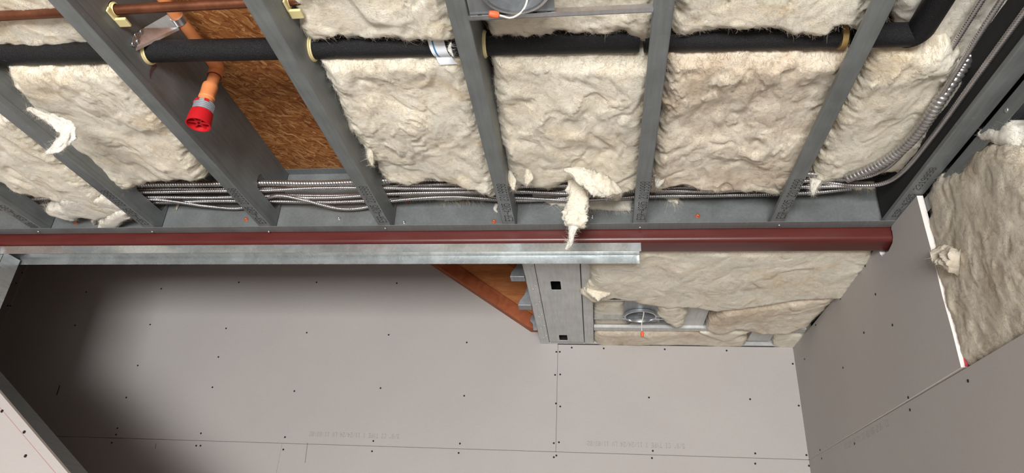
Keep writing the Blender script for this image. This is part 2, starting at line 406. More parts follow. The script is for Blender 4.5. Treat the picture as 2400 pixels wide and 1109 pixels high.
# right wall
wr = thing('wall_right', (XW, 1.0, -H), kind='structure')
g = G(); g.box(1.02, 1.05, -3.3, 3.1, -H, ZD+0.03); g.obj('sheathing', M['black'], wr)
g = G(); up = [(1.712, .5155), (2.1, .5155), (3.05, .5155), (3.05, .992), (2.012, .992), (2.006, .957), (1.994, .944), (1.972, .947), (1.95, .941), (1.93, .946), (1.912, .951), (1.902, .963),
      (1.898, .98), (1.901, .991), (1.893, .998), (1.80, .9975), (1.715, .996), (1.714, .9), (1.7115, .8), (1.7145, .7), (1.711, .6)]
g.prism([(XW, p[0], p[1]) for p in up], (0.016, 0, 0), 0, 1); g.obj('drywall_sheet', [M['paper'], M['gypsum']], wr)
g = G(); g.prism([(XW, p[0], p[1]) for p in [(-3.25, -.703), (3.05, -.703), (3.05, .513), (1.72, .5075), (-3.25, .5065)]], (0.016, 0, 0), 0, 1); g.obj('drywall_sheet', [M['paper'], M['gypsum']], wr)
g = G(); g.box(XW, XW+.016, -3.25, 3.05, -H, -.705); g.obj('drywall_sheet', [M['paper'], M['gypsum']], wr)
for px in ((2028,623),(1970,700),(2092,762),(1886,842),(1912,762),(1976,862),(2025,780),(2129,932),(2133,961),(2269,893),(1922,1055),(1926,1075),(2003,1040),(2052,690)):
    inst('screw', ME_DRY, wr, atx(*px, XW), QX)
TXR = '11/24/24 LV 11:03:02 5/8" CI'
stamp(wr, TXR, (XW-0.0004, 2.60, .497), (0, -1, 0), (0, 0, -1), 0.415/len(TXR), 0.021, M['ink_pale'], 0.95)
g = G(); pr_ = [(1.7105, .517), (1.7105, .56), (1.7105, .60), (1.7105, .64)]
g.prism([(XW+.0085, 1.7105, .517), (XW+.0158, 1.7105, .517), (XW+.0158, 1.7105, .655), (XW+.0125, 1.7105, .63), (XW+.010, 1.7105, .59), (XW+.0115, 1.7105, .56)], (0, -0.0008, 0)); g.obj('paint_mark', M['redpaint'], wr)
# wall framing behind drywall: top track and studs
g = G(); g.strip([(XW+.018, .945), (XW+.018, .986), (XW+.020, .988), (1.012, .988), (1.014, .986), (1.014, .945)], -3.2, 3.04, 'y', 0.0012)
tt = g.obj('wall_track', M['rim'], label='dark steel top track capping the insulated right wall', cat='track')
inst('screw', ME_ZN, tt, atx(2360, 258, XW+.0175), QX)
def wall_stud(y, label):
    g = G(); z0, z1 = -1.6, .94
    g.box(XW+.0185, XW+.0197, y, y+.041, z0, z1); g.box(XW+.0185, 1.012, y+.0398, y+.041, z0, z1); g.box(1.011, 1.0122, y, y+.041, z0, z1)
    g.box(XW+.0185, XW+.031, y, y+.0012, z0, z1)
    return g.obj('wall_stud', M['rim'], label=label, cat='stud')
wall_stud(1.155, 'dark vertical steel stud at the right edge beside the wall insulation')

# raked knee wall at lower left (structure, faces camera)
wk = thing('wall_front', (-1.4, 1.9, -H), kind='structure')
RZ = lambda x: .442-.717*(x+1.81)
dz = 0.0
g = G(); g.prism([(-3.6, 1.884, -H), (-.45, 1.884, -H), (-.45, 1.884, RZ(-.45)-dz), (-2.03, 1.884, RZ(-2.03)-dz), (-2.06, 1.884, .957), (-3.6, 1.884, .957)], (0, .016, 0), 0, 1)
g.obj('drywall_sheet', [M['paper'], M['gypsum']], wk)
for px in ((5, 964), (57, 1013), (60, 1069)):
    o = inst('screw', ME_DRY, wk, aty(*px, 1.884), QY); o.scale = (1.15,)*3
line_xz(wk, 'chalk_line', (-30, 920), (130, 1109), 1.884, 0.0016, M['chalk'])
g = G(); nv = Vector((.717, 0, 1)).normalized()
p0 = Vector((-2.03, 1.9005, RZ(-2.03))); p1 = Vector((-.45, 1.9005, RZ(-.45)))
g.prism([p0, p1, p1-nv*.041, p0-nv*.041], (0, .0012, 0)); q = Vector((0, .0905, 0)); g.prism([p0+q, p1+q, p1+q-nv*.041, p0+q-nv*.041], (0, .0012, 0))
g.prism([p0, p1, p1+q, p0+q], -nv*.0012)
g.obj('rake_track', M['joist'], label='sloping grey steel track capping the raked knee wall at lower left', cat='track')

# ------------------------------------------------------------------ steel ceiling joists
def arc(cx, cz, r, a0, a1, n=4):
    return [(cx+r*math.cos(math.radians(a0+(a1-a0)*i/n)), cz+r*math.sin(math.radians(a0+(a1-a0)*i/n))) for i in range(n+1)]
def circ_loop(x, y, z, r, n=20): return [(x, y+r*math.cos(2*math.pi*i/n), z+r*math.sin(2*math.pi*i/n)) for i in range(n)]
JL = ['steel joist end at the far left edge stamped 016, beside the torn insulation scrap',
      'steel joist left of the insulation bay with the curled tuft, second from the left edge',
      'steel joist with a brown-tinted web carrying the orange sprinkler pipe clamp',
      'steel joist on the right side of the bare OSB bay',
      'steel joist holding the left end of the upper light housing bracket',
      'steel joist holding the right end of the upper light housing bracket',
      'steel joist crossing the black pipe next to its mitred corner',
      'dark steel edge joist running along the top of the right wall']
JO = []
Y0J = -0.4
for i, (x, w) in enumerate(zip(JX, JW)):
    jt = thing('ceiling_joist', (x+w/2, 1.0, ZB), JL[i], 'joist', 'steel joists of the near ceiling'); JO.append(jt)
    th = 0.0014; r = 0.003; xr = x+w
    prof = [(x, ZB+.013)]+arc(x+r, ZB+r, r, 180, 270)+arc(xr-r, ZB+r, r, 270, 360)+[(xr, ZB+.02)]
    g = G(); g.strip(prof[::-1], Y0J, YE, 'y', -th)
    prof = [(x, ZD-.013), (x, ZD-.001), (xr, ZD-.001), (xr, ZD-.02)]
    g.strip(prof, Y0J, YE, 'y', -th)
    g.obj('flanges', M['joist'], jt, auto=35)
    g = G(); xw = xr-th
    outer = [(xw, Y0J, ZB+.0195), (xw, YE, ZB+.0195), (xw, YE, ZD-.0195), (xw, Y0J, ZD-.0195)]
    holes = []
    if i < 7: holes.append(circ_loop(xw, PIPE_Y(xr), PIPE_Z(xr), .031))
    if i < 5: holes.append(circ_loop(xw, COP_Y, COP_Z, .019))
    if i < 7: holes.append([(xw, y, z) for y, z in ((1.722, 1.085), (1.735, 1.068), (1.875, 1.068), (1.888, 1.085), (1.888, 1.105), (1.875, 1.120), (1.735, 1.120), (1.722, 1.105))])
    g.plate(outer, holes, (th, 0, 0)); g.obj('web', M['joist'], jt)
    t = '016 ESR-4205' if i == 0 else 'ESR-4205 2319998'
    if i not in (7,):
        off = 0.008 if i == 0 else 0.022
        stamp(jt, t, (x+w-.004, 1.866-off, ZB-.0003), (0, -1, 0), (-1, 0, 0), 0.0139 if i else .013, 0.026, M['ink'], 0.64)
    else:
        stamp(jt, t, (XW-.002, 1.84, ZB-.0003), (0, -1, 0), (-1, 0, 0), 0.0165, 0.018, M['ink'], 0.64)
# grommets where pipes cross webs
def grommet(jt, x, y, z, r, m):
    g = G(); g.lathe((x, y, z), [(r, -.001), (r+.0042, -.001), (r+.0045, .002), (r+.002, .003), (r+.0008, .006), (r, .006), (r, -.001)], 26, (1, 0, 0)); return g.obj('grommet', m, jt, auto=40)
for i in range(7):
    xr = JX[i]+JW[i]
    grommet(JO[i], xr+.001, PIPE_Y(xr), PIPE_Z(xr), .0272, M['grommet'] if i != 6 else M['grommet_tan'])
    if i < 5:
        gr = grommet(JO[i], xr+.001, COP_Y, COP_Z, .0125, M['grommet'])
        g = G(); g.box(xr+.001, xr+.03, COP_Y+.006, COP_Y+.030, COP_Z-.024, COP_Z-.017); g.box(xr+.001, xr+.006, COP_Y-.02, COP_Y+.030, COP_Z-.024, COP_Z-.010)
        g.obj('pipe_clip', M['grommet'], JO[i], bevel=.002)
g = G(); g.lathe((JX[6]+.008, PIPE_Y(.53), PIPE_Z(.53)), [(.0268, 0), (.0285, 0), (.0285, .012), (.0268, .012), (.0268, 0)], 26, (1, 0, 0)); g.obj('pipe_sleeve', M['grommet_tan'], JO[6], auto=40)
# smear of red paint on the brown-tinted web
x2 = JX[2]+JW[2]+.0005
sm = [atx(*p, x2) for p in ((355, 155), (364, 150), (368, 154), (361, 163), (355, 172), (352, 186), (350, 178), (351, 165))]
g = G(); g.prism([tuple(p) for p in sm], (0.0003, 0, 0)); g.obj('paint_smear', M['smear'], JO[2])

# rim track closing the joist ends
rm = thing('rim_track', (-.8, YRIM, ZB), 'grey steel rim track closing the joist ends above the red beam', 'track')
g = G(); r = .003
prof = [(1.864, ZB-.0016)]+arc(YRIM-r, ZB-.0016+r, r, 270, 360)+[(YRIM, ZD-.001), (1.87, ZD-.001)]
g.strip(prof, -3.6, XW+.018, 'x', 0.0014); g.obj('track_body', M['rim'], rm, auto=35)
for px, k in (((178,523),1),((577,515),1),((795,513),0),((947,522),0),((1158,520),1),((1635,507),1),((2068,454),1),((956,471),1),((1632,454),1),((1158,464),1),((1389,509),0)):
    inst('screw', ME_RED if k else ME_ZN, rm, aty(*px, YRIM-.0016), QY)
for px in ((90,543),(357,543),(630,543),(903,535),(1500,533),(1826,528)):
    p = atz(*px, ZB-.003); o = inst('screw', ME_ZN, rm, p, QZ); o.scale = (.75, .75, 1)

# ------------------------------------------------------------------ red-oxide tube beam
def rrect(y0, y1, z0, z1, r, n=5):
    P = []
    for cy, cz, a in ((y1-r, z1-r, 0), (y0+r, z1-r, 90), (y0+r, z0+r, 180), (y1-r, z0+r, 270)):
        P += [(cy+r*math.cos(math.radians(a+90*i/n)), cz+r*math.sin(math.radians(a+90*i/n))) for i in range(n+1)]
    return P
g = G(); P = rrect(1.9085, 1.992, .9585, 1.06, .014); n = len(P)
g.add([(-3.6, a, b_) for a, b_ in P]+[(XW+.03, a, b_) for a, b_ in P], [(i, (i+1) % n, n+(i+1) % n, n+i) for i in range(n)]+[tuple(range(n)), tuple(range(2*n-1, n-1, -1))])
g.obj('steel_beam', M['oxide'], auto=30, label='dark red primed steel tube beam under the joist ends', cat='beam')

# galvanized header track under the beam and jamb stud
g = G()
prof = [(1.9125, .9275), (1.9125, .9555)]+arc(1.9145, .9555, .002, 180, 90, 3)+arc(2.002, .9555, .002, 90, 0, 3)+[(2.004, .9275)]
g.strip(prof, -2.25, .140, 'x', -.0013)
hd = g.obj('header_track', M['track'], auto=35, label='shiny galvanized steel header track screwed under the red beam', cat='track')
g = G(); xj = -2.035
g.box(xj-.0012, xj, 1.917, 1.992, -1.2, .938); g.box(xj-.041, xj, 1.917, 1.9182, -1.2, .938); g.box(xj-.041, xj, 1.9908, 1.992, -1.2, .938)
g.obj('jamb_stud', M['track'], label='galvanized steel jamb stud under the left end of the header', cat='stud')

# ------------------------------------------------------------------ far ceiling framing
def cjoist_x(y, w, x0, x1, label):
    g = G(); prof = [(y, ZB+.013), (y, ZB+.002), (y+.002, ZB), (y+w-.002, ZB), (y+w, ZB+.002), (y+w, ZD)]
    g.strip(prof[::-1], x0, x1, 'x', -.0013)
    return g.obj('ceiling_joist', M['stud'], label=label, cat='joist', group='steel joists of the far ceiling', auto=35)
cjoist_x(2.412, .041, -.008, XW-.002, 'far ceiling joist mostly covered by the sagging insulation behind the red beam')
cjoist_x(2.815, .041, -.008, XW-.002, 'far ceiling joist just behind the recessed light with the dangling wire')
g = G(); g.strip([(3.034, ZB+.0005), (3.046, ZB+.0005), (3.048, ZB+.003), (3.048, ZD)], -.255, XW-.002, 'x', .0013); g.obj('rim_track', M['stud'], label='steel rim track along the top of the back wall drywall', cat='track')
# wide built-up trimmer with slotted stud
tr = thing('stair_trimmer', (-.133, 2.5, ZB), 'wide galvanized trimmer with two rectangular slots beside the stair opening', 'trimmer')
for xa, xb, lipx in ((-.256, -.214, -.256), (-.051, -.010, -.010)):
    g = G(); web = xa if lipx == xa else xb
    prof = [(xa, ZD), (xa, ZB+.003), (xa+.003, ZB), (xb-.003, ZB), (xb, ZB+.003), (xb, ZB+.014)]
    if lipx == xb: prof = [(xa, ZB+.014), (xa, ZB+.003), (xa+.003, ZB), (xb-.003, ZB), (xb, ZB+.003), (xb, ZD)]
    g.strip(prof, 1.995, 3.03, 'y', .0013); g.obj('joist', M['stud'], tr, auto=35)
g = G()
def slot(x0, x1, y0, y1, z):
    r = .006; P = []
    for cx, cy, a in ((x1-r, y1-r, 0), (x0+r, y1-r, 90), (x0+r, y0+r, 180), (x1-r, y0+r, 270)):
        P += [(cx+r*math.cos(math.radians(a+30*i)), cy+r*math.sin(math.radians(a+30*i)), z) for i in range(4)]
    return P
zs = ZB+.003
g.plate([(-.213, 1.995, zs), (-.053, 1.995, zs), (-.053, 3.03, zs), (-.213, 3.03, zs)], [slot(-.166, -.129, 2.322, 2.405, zs), slot(-.165, -.128, 2.93, 3.003, zs)], (0, 0, .0013))
g.box(-.213, -.2118, 1.995, 3.03, zs, zs+.04); g.box(-.0542, -.053, 1.995, 3.03, zs, zs+.04); g.obj('slotted_stud', M['stud'], tr)
g = G(); g.box(-.21, -.056, 1.995, 3.04, zs+.05, zs+.06); g.box(-.21, -.056, 3.032, 3.04, zs+.002, zs+.05); g.obj('cavity', M['black'], tr)  # black plates put the shade inside the slots into colour
for y in (2.18, 2.36, 2.52, 2.66, 2.8, 2.93):
    for xs in (-.222, -.236):
        inst('screw', ME_ZN, tr, (xs, y+(.03 if xs < -.23 else 0), ZB-.0003), QZ).scale = (.55, .55, .8)
# clip angles on the stair side
for k, (y0, y1, lab) in enumerate(((2.272, 2.317, 'grey steel clip angle nearest the header on the stair opening side'), (2.558, 2.610, 'grey steel clip angle in the middle of the stair opening side'))):
    g = G(); x0, x1 = -.311, -.258
    g.prism([(x0, y0, ZB), (x1, y0, ZB), (x1, y0, ZB+.11), (x1-.018, y0, ZB+.085), (x1-.03, y0, ZB+.045), (x0+.004, y0, ZB+.018)], (0, .0025, 0))
    g.box(x0, x1, y0, y1, ZB-.0005, ZB+.002); g.box(x0, x1, y1-.003, y1, ZB-.0005, ZB+.014); g.obj('clip_angle', M['can'], label=lab, cat='bracket', group='clip angles on the stair trimmer', bevel=.001)
g = G(); g.prism([(-.258, 2.86, ZB), (-.274, 2.86, ZB), (-.277, 2.86, ZB+.03), (-.29, 2.86, ZB+.045), (-.284, 2.86, ZB+.07), (-.258, 2.86, ZB+.085)], (0, .003, 0))
g.obj('clip_angle', M['can'], label='small notched steel clip at the foot of the stair stringer', cat='bracket', group='clip angles on the stair trimmer')
# flat blocking between far joists
for x0, x1, y0, y1, lab in ((.358, .452, 2.455, 2.815, 'flat grey steel blocking right of the recessed light with the dangling wire'), (.668, .765, 2.858, 3.008, 'short flat grey steel blocking against the back wall near the right corner')):
    g = G(); z = ZB+.012
    g.strip([(x0, z+.03), (x0, z+.002), (x0+.002, z), (x1-.002, z), (x1, z+.002), (x1, z+.03)], y0, y1, 'y', .0013); g.obj('steel_blocking', M['stud'], label=lab, cat='blocking', auto=35)

# stair stringer against the back wall
ss = thing('stair_stringer', (-.6, 2.99, 1.06), 'reddish brown wooden stair stringer rising to the left behind the header', 'stringer')
sl = .673; SX = -.302; SZ = lambda x: 1.056+sl*(SX-x)
def band(y0, y1, o0, o1, m, xe):
    """board between vertical offsets o0..o1 above the rake line, square cut at lower end"""
    g = G(); xa = -1.25
    zb_ = 1.056
    pts = [(xa, y0, SZ(xa)+o0), (xe, y0, max(SZ(xe)+o0, zb_)), (-.262, y0, max(SZ(-.262)+o0, zb_)), (-.262, y0, SZ(-.262)+o1), (xa, y0, SZ(xa)+o1)]
    g.prism(pts, (0, y1-y0, 0)); return g
band(2.992, 3.049, 0, .075, M['wood'], -.302).obj('lower_board', M['wood'], ss, bevel=.003)
band(3.006, 3.049, .077, .25, M['wood_lt'], -.3).obj('face_board', M['wood_lt'], ss)
band(2.985, 3.049, .252, .50, M['wood'], -.3).obj('upper_board', M['wood'], ss, bevel=.003)

# ------------------------------------------------------------------ pipes
def spline(pts, step):
    P = [np.array(p, float) for p in pts]; P = [2*P[0]-P[1]]+P+[2*P[-1]-P[-2]]; out = []
    for i in range(1, len(P)-2):
        a, b_, c_, d = P[i-1:i+3]; n = max(2, int(np.linalg.norm(c_-b_)/step))
        for k in range(n):
            t = k/n; out.append(.5*((2*b_)+(c_-a)*t+(2*a-5*b_+4*c_-d)*t*t+(3*b_-a-3*c_+d)*t**3))
    out.append(P[-2]); return np.array(out)
# black foam-covered pipe with slit, run + mitred return
bp = thing('insulated_pipe', (-.7, 1.15, 1.06), 'black foam insulated pipe crossing under the joists', 'pipe')
def foam_run(p0, p1, r, name, slit=None, ext0=None, ext1=None, nseg=2):
    g = G(); p0, p1 = Vector(p0), Vector(p1); t = (p1-p0).normalized(); u = t.cross(Vector((0, 0, 1))).normalized(); w = u.cross(t); S = 40; k0 = 0
    for i in range(nseg+1):
        c_ = p0+(p1-p0)*(i/nseg)
        for k in range(S):
            a = 2*math.pi*k/S; rr = r
            if slit is not None and k == slit: rr = r-.004
            q = c_+(u*math.cos(a)+w*math.sin(a))*rr
            if i == nseg and ext1 is not None:   # mitre cut
                s = (q-p1).dot(ext1)/t.dot(ext1); q = q-t*s
            if i == 0 and ext0 is not None:
                s = (q-p0).dot(ext0)/t.dot(ext0); q = q-t*s
            g.v.append(tuple(q))
    for i in range(nseg):
        for k in range(S):
            k2 = (k+1) % S; g.f.append((i*S+k, i*S+k2, (i+1)*S+k2, (i+1)*S+k)); g.mi.append(0)
    g.f.append(tuple(range(S))); g.mi.append(0); g.f.append(tuple(nseg*S+k for k in reversed(range(S)))); g.mi.append(0)
    return g.obj(name, M['foam'], bp, auto=50)
PP = lambda x: Vector((x, PIPE_Y(x), PIPE_Z(x)))
foam_run(PP(-2.6), PP(-1.057), .026, 'foam_sleeve')
foam_run(PP(-1.052), PP(-.655), .026, 'foam_sleeve', 8)
foam_run(PP(-.648), PP(-.252), .026, 'foam_sleeve', 8)
foam_run(PP(-.245), PP(.100), .026, 'foam_sleeve')
foam_run(PP(.112), PP(.524), .0265, 'foam_sleeve')
C_ = PP(.690); mit = Vector((1, 1, 0)).normalized()
foam_run(PP(.56), C_, .026, 'foam_sleeve', None, None, mit)
foam_run(C_, Vector((.700, .55, 1.083)), .0275, 'foam_sleeve', None, mit, None)
# white label with blue stripe stuck on the pipe
def pipe_patch(x0, x1, a0, a1, r, m, name, skew=0.0, n=8):
    g = G(); vs = []
    for i in range(n+1):
        a = math.radians(a0+(a1-a0)*i/n)
        for x in (x0, x1):
            xx = x+skew*i/n; vs.append((xx, PIPE_Y(xx)+r*math.cos(a), PIPE_Z(xx)+r*math.sin(a)))
    g.add(vs, [(2*i, 2*i+1, 2*i+3, 2*i+2) for i in range(n)]); return g
lb = pipe_patch(-.372, -.335, -165, -55, .0268, M['tape'], 'l', .012); 
q0, q1 = lb.v[-2], lb.v[-1]; lb.add([q0, q1, (q1[0]+.005, q1[1]+.006, q1[2]-.006), (q0[0]+.004, q0[1]+.008, q0[2]-.006), (q1[0]+.012, q1[1]+.015, q1[2]-.009), (q0[0]+.007, q0[1]+.019, q0[2]-.007)], [(0, 1, 2, 3), (3, 2, 4, 5)])
lab_o = lb.obj('pipe_label', M['tape'], label='white paper label with blue stripe on the black pipe', cat='label', auto=60)
g = pipe_patch(-.364, -.3600, -165, -55, .0271, M['tape_blue'], 'l', .012); g.obj('blue_stripe', M['tape_blue'], lab_o)
# copper pipe
g = G(); g.tube([(-2.6, COP_Y+.004, COP_Z), (-.7, COP_Y, COP_Z), (-.21, COP_Y-.004, COP_Z)], .0112, 18); g.obj('copper_pipe', M['copper'], auto=40, label='thin brown copper pipe along the top edge, parallel to the black pipe', cat='pipe')

# sprinkler branch
sp_ = thing('sprinkler_pipe', (-.985, 1.1, .975), 'orange plastic sprinkler pipe with a drop ending in a red cap', 'pipe')
SX_, SY_, SZ_ = -.979, 1.285, 1.168
g = G(); g.tube([(-1.002, .80, 1.176), (-.994, 1.08, 1.172), (SX_-.002, SY_-.02, SZ_)], .0142, 20); g.obj('main_pipe', M['cpvc'], sp_, auto=40)
g = G(); pth = [(SX_, SY_-.052, SZ_), (SX_, SY_-.012, SZ_)]+[(SX_, SY_-.012+.016*math.sin(math.radians(a)), SZ_-.016+.016*math.cos(math.radians(a))) for a in (22, 45, 68, 90)]+[(SX_, SY_+.004, SZ_-.033)]
g.tube(pth, .0185, 22); elb = g.obj('elbow', M['cpvc'], sp_, auto=40)
g = G(); g.lathe((SX_, SY_+.004, SZ_-.0335), [(.0147, 0), (.0187, 0), (.0187, -.0006), (.0147, -.0006)], 22); g.obj('primer_ring', M['cpvc_in'], elb)
g = G(); g.tube([(SX_, SY_+.004, SZ_-.02), (SX_, SY_, 1.06)], .0144, 20); g.obj('drop_pipe', M['cpvc'], sp_, auto=40)
g = G(); g.lathe((SX_, SY_, 1.042), [(.0001, 0), (.0175, 0), (.0185, .006), (.0185, .016), (.0200, .018), (.0200, .024), (.0190, .026), (.0195, .054), (.0185, .060), (.0144, .061)], 26); g.obj('adapter', M['cpvc'], sp_, auto=35)
ring = sp_
g = G(); prof = []
for i in range(7):
    z = 1.043-i*.005; prof += [(.0238, z), (.0252, z-.0018), (.0252, z-.0030), (.0238, z-.0045)]
g.lathe((SX_, SY_, 0), [(.0195, 1.045)]+prof+[(.02, prof[-1][1])], 30); tcol = g.obj('threaded_collar', M['thread'], ring, auto=30)
for a in (200, 255, 310):
    c_ = Vector((SX_+.0246*math.cos(math.radians(a)), SY_+.0246*math.sin(math.radians(a)), 1.040)); t = Vector((-math.sin(math.radians(a)), math.cos(math.radians(a)), 0))
    g = G(); g.obox(c_, (t, Vector((0, 0, 1)), t.cross(Vector((0, 0, 1)))), (.0055, .0035, .0016)); g.obj('red_tab', M['cap'], tcol)
g = G(); g.lathe((SX_, SY_, 0), [(.022, 1.014), (.0272, 1.014), (.0278, 1.010), (.0300, .980), (.0300, .977), (.0272, .977), (.0262, .995), (.0235, 1.002), (.0001, 1.002)], 34); pcap = g.obj('protective_cap', M['cap'], ring, auto=35, label='red protective sprinkler cap')
g = G(); c_ = Vector((SX_, SY_, .992))
for a in (20, 80, 140):
    d = Vector((math.cos(math.radians(a)), math.sin(math.radians(a)), 0)); g.obox(c_, (d, Vector((0, 0, 1)), d.cross(Vector((0, 0, 1)))), (.0255, .009, .002))
g.lathe((SX_, SY_, 0), [(.010, 1.0), (.010, .984), (.006, .984), (.006, 1.0)], 16); g.obj('cap_ribs', M['cap'], pcap)
# strap hanger
hg = thing('pipe_hanger', (-1.02, 1.12, 1.06), 'shiny zinc strap hanger clamping the orange pipe to the joist', 'bracket')
A = [Vector(atx(*p, JX[2]+.0415)) for p in ((336, 66), (318, 112))]; B = [Vector(atz(*p, z)) for p, z in (((392, 34), 1.165), ((418, 64), 1.155))]
g = G(); g.prism([A[0], B[0], B[1], A[1]], (0.0004, 0.0004, .0016)); stp = g.obj('strap', M['zinc'], hg)
g = G(); n_ = Vector((.2, .3, -1)).normalized(); g.prism([A[1], B[1], B[1]+n_*.007, A[1]+n_*.007], (.0012, .0012, 0)); g.obj('strap_lip', M['zinc'], stp)
yr = (B[0].y+B[1].y)/2+.004
g = G(); g.lathe((-.993, yr, 1.171), [(.0148, -.010), (.0170, -.010), (.0170, .010), (.0148, .010), (.0148, -.010)], 30, (0, 1, 0)); g.obj('clamp_ring', M['zinc'], hg, auto=40)
g = G(); tab = [Vector(atx(*p, JX[2]+.0412)) for p in ((312, 84), (342, 60), (338, 118), (306, 108))]
g.prism(tab, (0.0015, 0, 0)); g.obj('foot', M['zinc'], hg)
for px in ((318, 82), (312, 103), (331, 74), (323, 97)): inst('screw', ME_ZN, hg, atx(*px, JX[2]+.043), QXP)

# ------------------------------------------------------------------ armored cables
def armored(path, r, pitch, name, m, label, group=None, cat='cable', dep=.26):
    P = spline(path, pitch/6); n = len(P); S = 10
    T = np.gradient(P, axis=0); T /= np.linalg.norm(T, axis=1)[:, None]
    s = np.concatenate([[0], np.cumsum(np.linalg.norm(np.diff(P, axis=0), axis=1))])
    U = np.cross(T, np.array([0.1, 0.05, 1.0])); U /= np.linalg.norm(U, axis=1)[:, None]; Wv = np.cross(T, U)
    ang = np.arange(S)*2*np.pi/S
    ph = (s[:, None]/pitch-ang[None]/(2*np.pi)) % 1.0
    rr = r*(1-dep*np.abs(2*ph-1)**2.5)
    V = P[:, None, :]+rr[..., None]*(np.cos(ang)[None, :, None]*U[:, None]+np.sin(ang)[None, :, None]*Wv[:, None])
    V = V.reshape(-1, 3); i = np.arange(n-1)[:, None]*S; k = np.arange(S)[None]; k2 = (k+1) % S
    Fq = np.stack([i+k, i+k2, i+S+k2, i+S+k], -1).reshape(-1, 4)
    org = np.array([V[:, 0].mean(), V[:, 1].mean(), V[:, 2].min()])
    me = bpy.data.meshes.new(name); me.from_pydata((V-org).tolist(), [], Fq.tolist()); me.materials.append(m)
    me.polygons.foreach_set('use_smooth', np.ones(len(me.polygons), dtype=bool)); me.update()
    o = bpy.data.objects.new(name, me); COL.objects.link(o); o.location = (org[0], org[1], org[2]+H)
    return tag(o, label, cat, group)
rnd = random.Random(4)
XS = [-2.4, -1.9, -1.7, -1.463, -1.26, -1.053, -.86, -.65, -.45, -.247, -.05, .154, .35, .56]
def run(y, z, seed, amp=.004, sag=None, tail=None):
    r_ = random.Random(seed); pts = []
    for x in XS:
        mid = any(abs(x-q) < 1e-6 for q in (-1.7, -1.26, -.86, -.45, -.05, .35))
        a = amp*(2.0 if mid else 0.35); yy = y+r_.uniform(-a, a); zz = z+r_.uniform(-a, a)*.7
        if sag and x in sag: yy += sag[x][0]; zz += sag[x][1]
        pts.append((x, yy, zz))
    return pts+(tail or [])
tailA = [(.66, 1.772, 1.088), (.735, 1.762, 1.082), (.785, 1.72, 1.074), (.806, 1.64, 1.066), (.808, 1.5, 1.062), (.800, 1.3, 1.062), (.795, 1.1, 1.066), (.79, .6, 1.075)]
tailB = [(.66, 1.79, 1.090), (.75, 1.782, 1.072), (.805, 1.74, 1.052), (.828, 1.66, 1.042), (.833, 1.5, 1.038), (.832, 1.25, 1.038), (.831, .6, 1.042)]
tailC = [(.66, 1.80, 1.095), (.74, 1.785, 1.1), (.785, 1.70, 1.098), (.792, 1.55, 1.095), (.782, 1.3, 1.095), (.775, .6, 1.10)]
armored(run(1.748, 1.095, 1, .003, None, [(.66, 1.75, 1.09), (.72, 1.745, 1.088)]), .0098, .0088, 'armored_cable', M['armor'], 'thickest armored cable, frontmost of the bundle through the joists', 'armored cables through the joist webs')
armored(run(1.774, 1.083, 2, .005, {-.86: (0, .006)}, tailA), .0064, .0062, 'armored_cable', M['armor'], 'armored cable just behind the thickest one, turning along the right wall joist', 'armored cables through the joist webs')
armored(run(1.792, 1.102, 3, .006, None, tailB), .0064, .0062, 'armored_cable', M['armor'], 'armored cable in the upper middle of the bundle through the joists', 'armored cables through the joist webs')
armored(run(1.812, 1.085, 5, .006, {-.86: (.006, -.004)}, [(.66, 1.80, 1.08), (.75, 1.79, 1.075)]), .0064, .0062, 'armored_cable', M['armor'], 'armored cable in the lower middle of the bundle through the joists', 'armored cables through the joist webs')
armored(run(1.832, 1.098, 6, .006, {-1.26: (.01, -.004)}, tailC), .0064, .0062, 'armored_cable', M['armor'], 'armored cable second from the rim in the bundle', 'armored cables through the joist webs')
armored(run(1.850, 1.086, 7, .005, {-.86: (.006, -.008)}, [(.66, 1.84, 1.085), (.75, 1.82, 1.085)]), .0064, .0062, 'armored_cable', M['armor'], 'armored cable closest to the rim track in the bundle', 'armored cables through the joist webs')
armored([(-1.75, 1.83, 1.085), (-1.463, 1.815, 1.078), (-1.30, 1.862, 1.078), (-1.18, 1.878, 1.078), (-1.053, 1.815, 1.079), (-1.0, 1.80, 1.076), (-.93, 1.815, 1.067), (-.84, 1.868, 1.066), (-.76, 1.875, 1.070), (-.65, 1.845, 1.078), (-.45, 1.82, 1.075), (-.247, 1.865, 1.085), (-.05, 1.85, 1.085)],
        .0058, .0058, 'armored_cable', M['armor'], 'sagging armored cable dipping below the bundle in the bare OSB bay', 'armored cables through the joist webs')
fx = [atz(1985, 418, 1.06), atz(2050, 391, 1.05), atz(2110, 352, 1.045), atz(2160, 300, 1.045), atz(2205, 232, 1.06), atz(2258, 155, 1.10), atz(2290, 105, 1.16)]
armored([tuple(p) for p in fx], .0148, .0115, 'flexible_conduit', M['armor_dark'], 'thick ribbed flexible steel conduit curving over the insulation at right', None, 'conduit', .24)

shd = thing('shade_strip', (.82, 1.3, 1.02), 'black strip standing in for the deep shade in the gap beside the edge joist at right', 'painted shade')  # black sheets added to paint in the deep shade of this gap
g = G(); g.box(JX[7]+.006, JX[7]+.008, .3, 1.885, ZB+.003, 1.15); g.obj('upright_leg', M['black'], shd)
g = G(); g.box(.70, JX[7]+.006, .3, 1.885, 1.148, 1.15); g.obj('flat_leg', M['black'], shd)
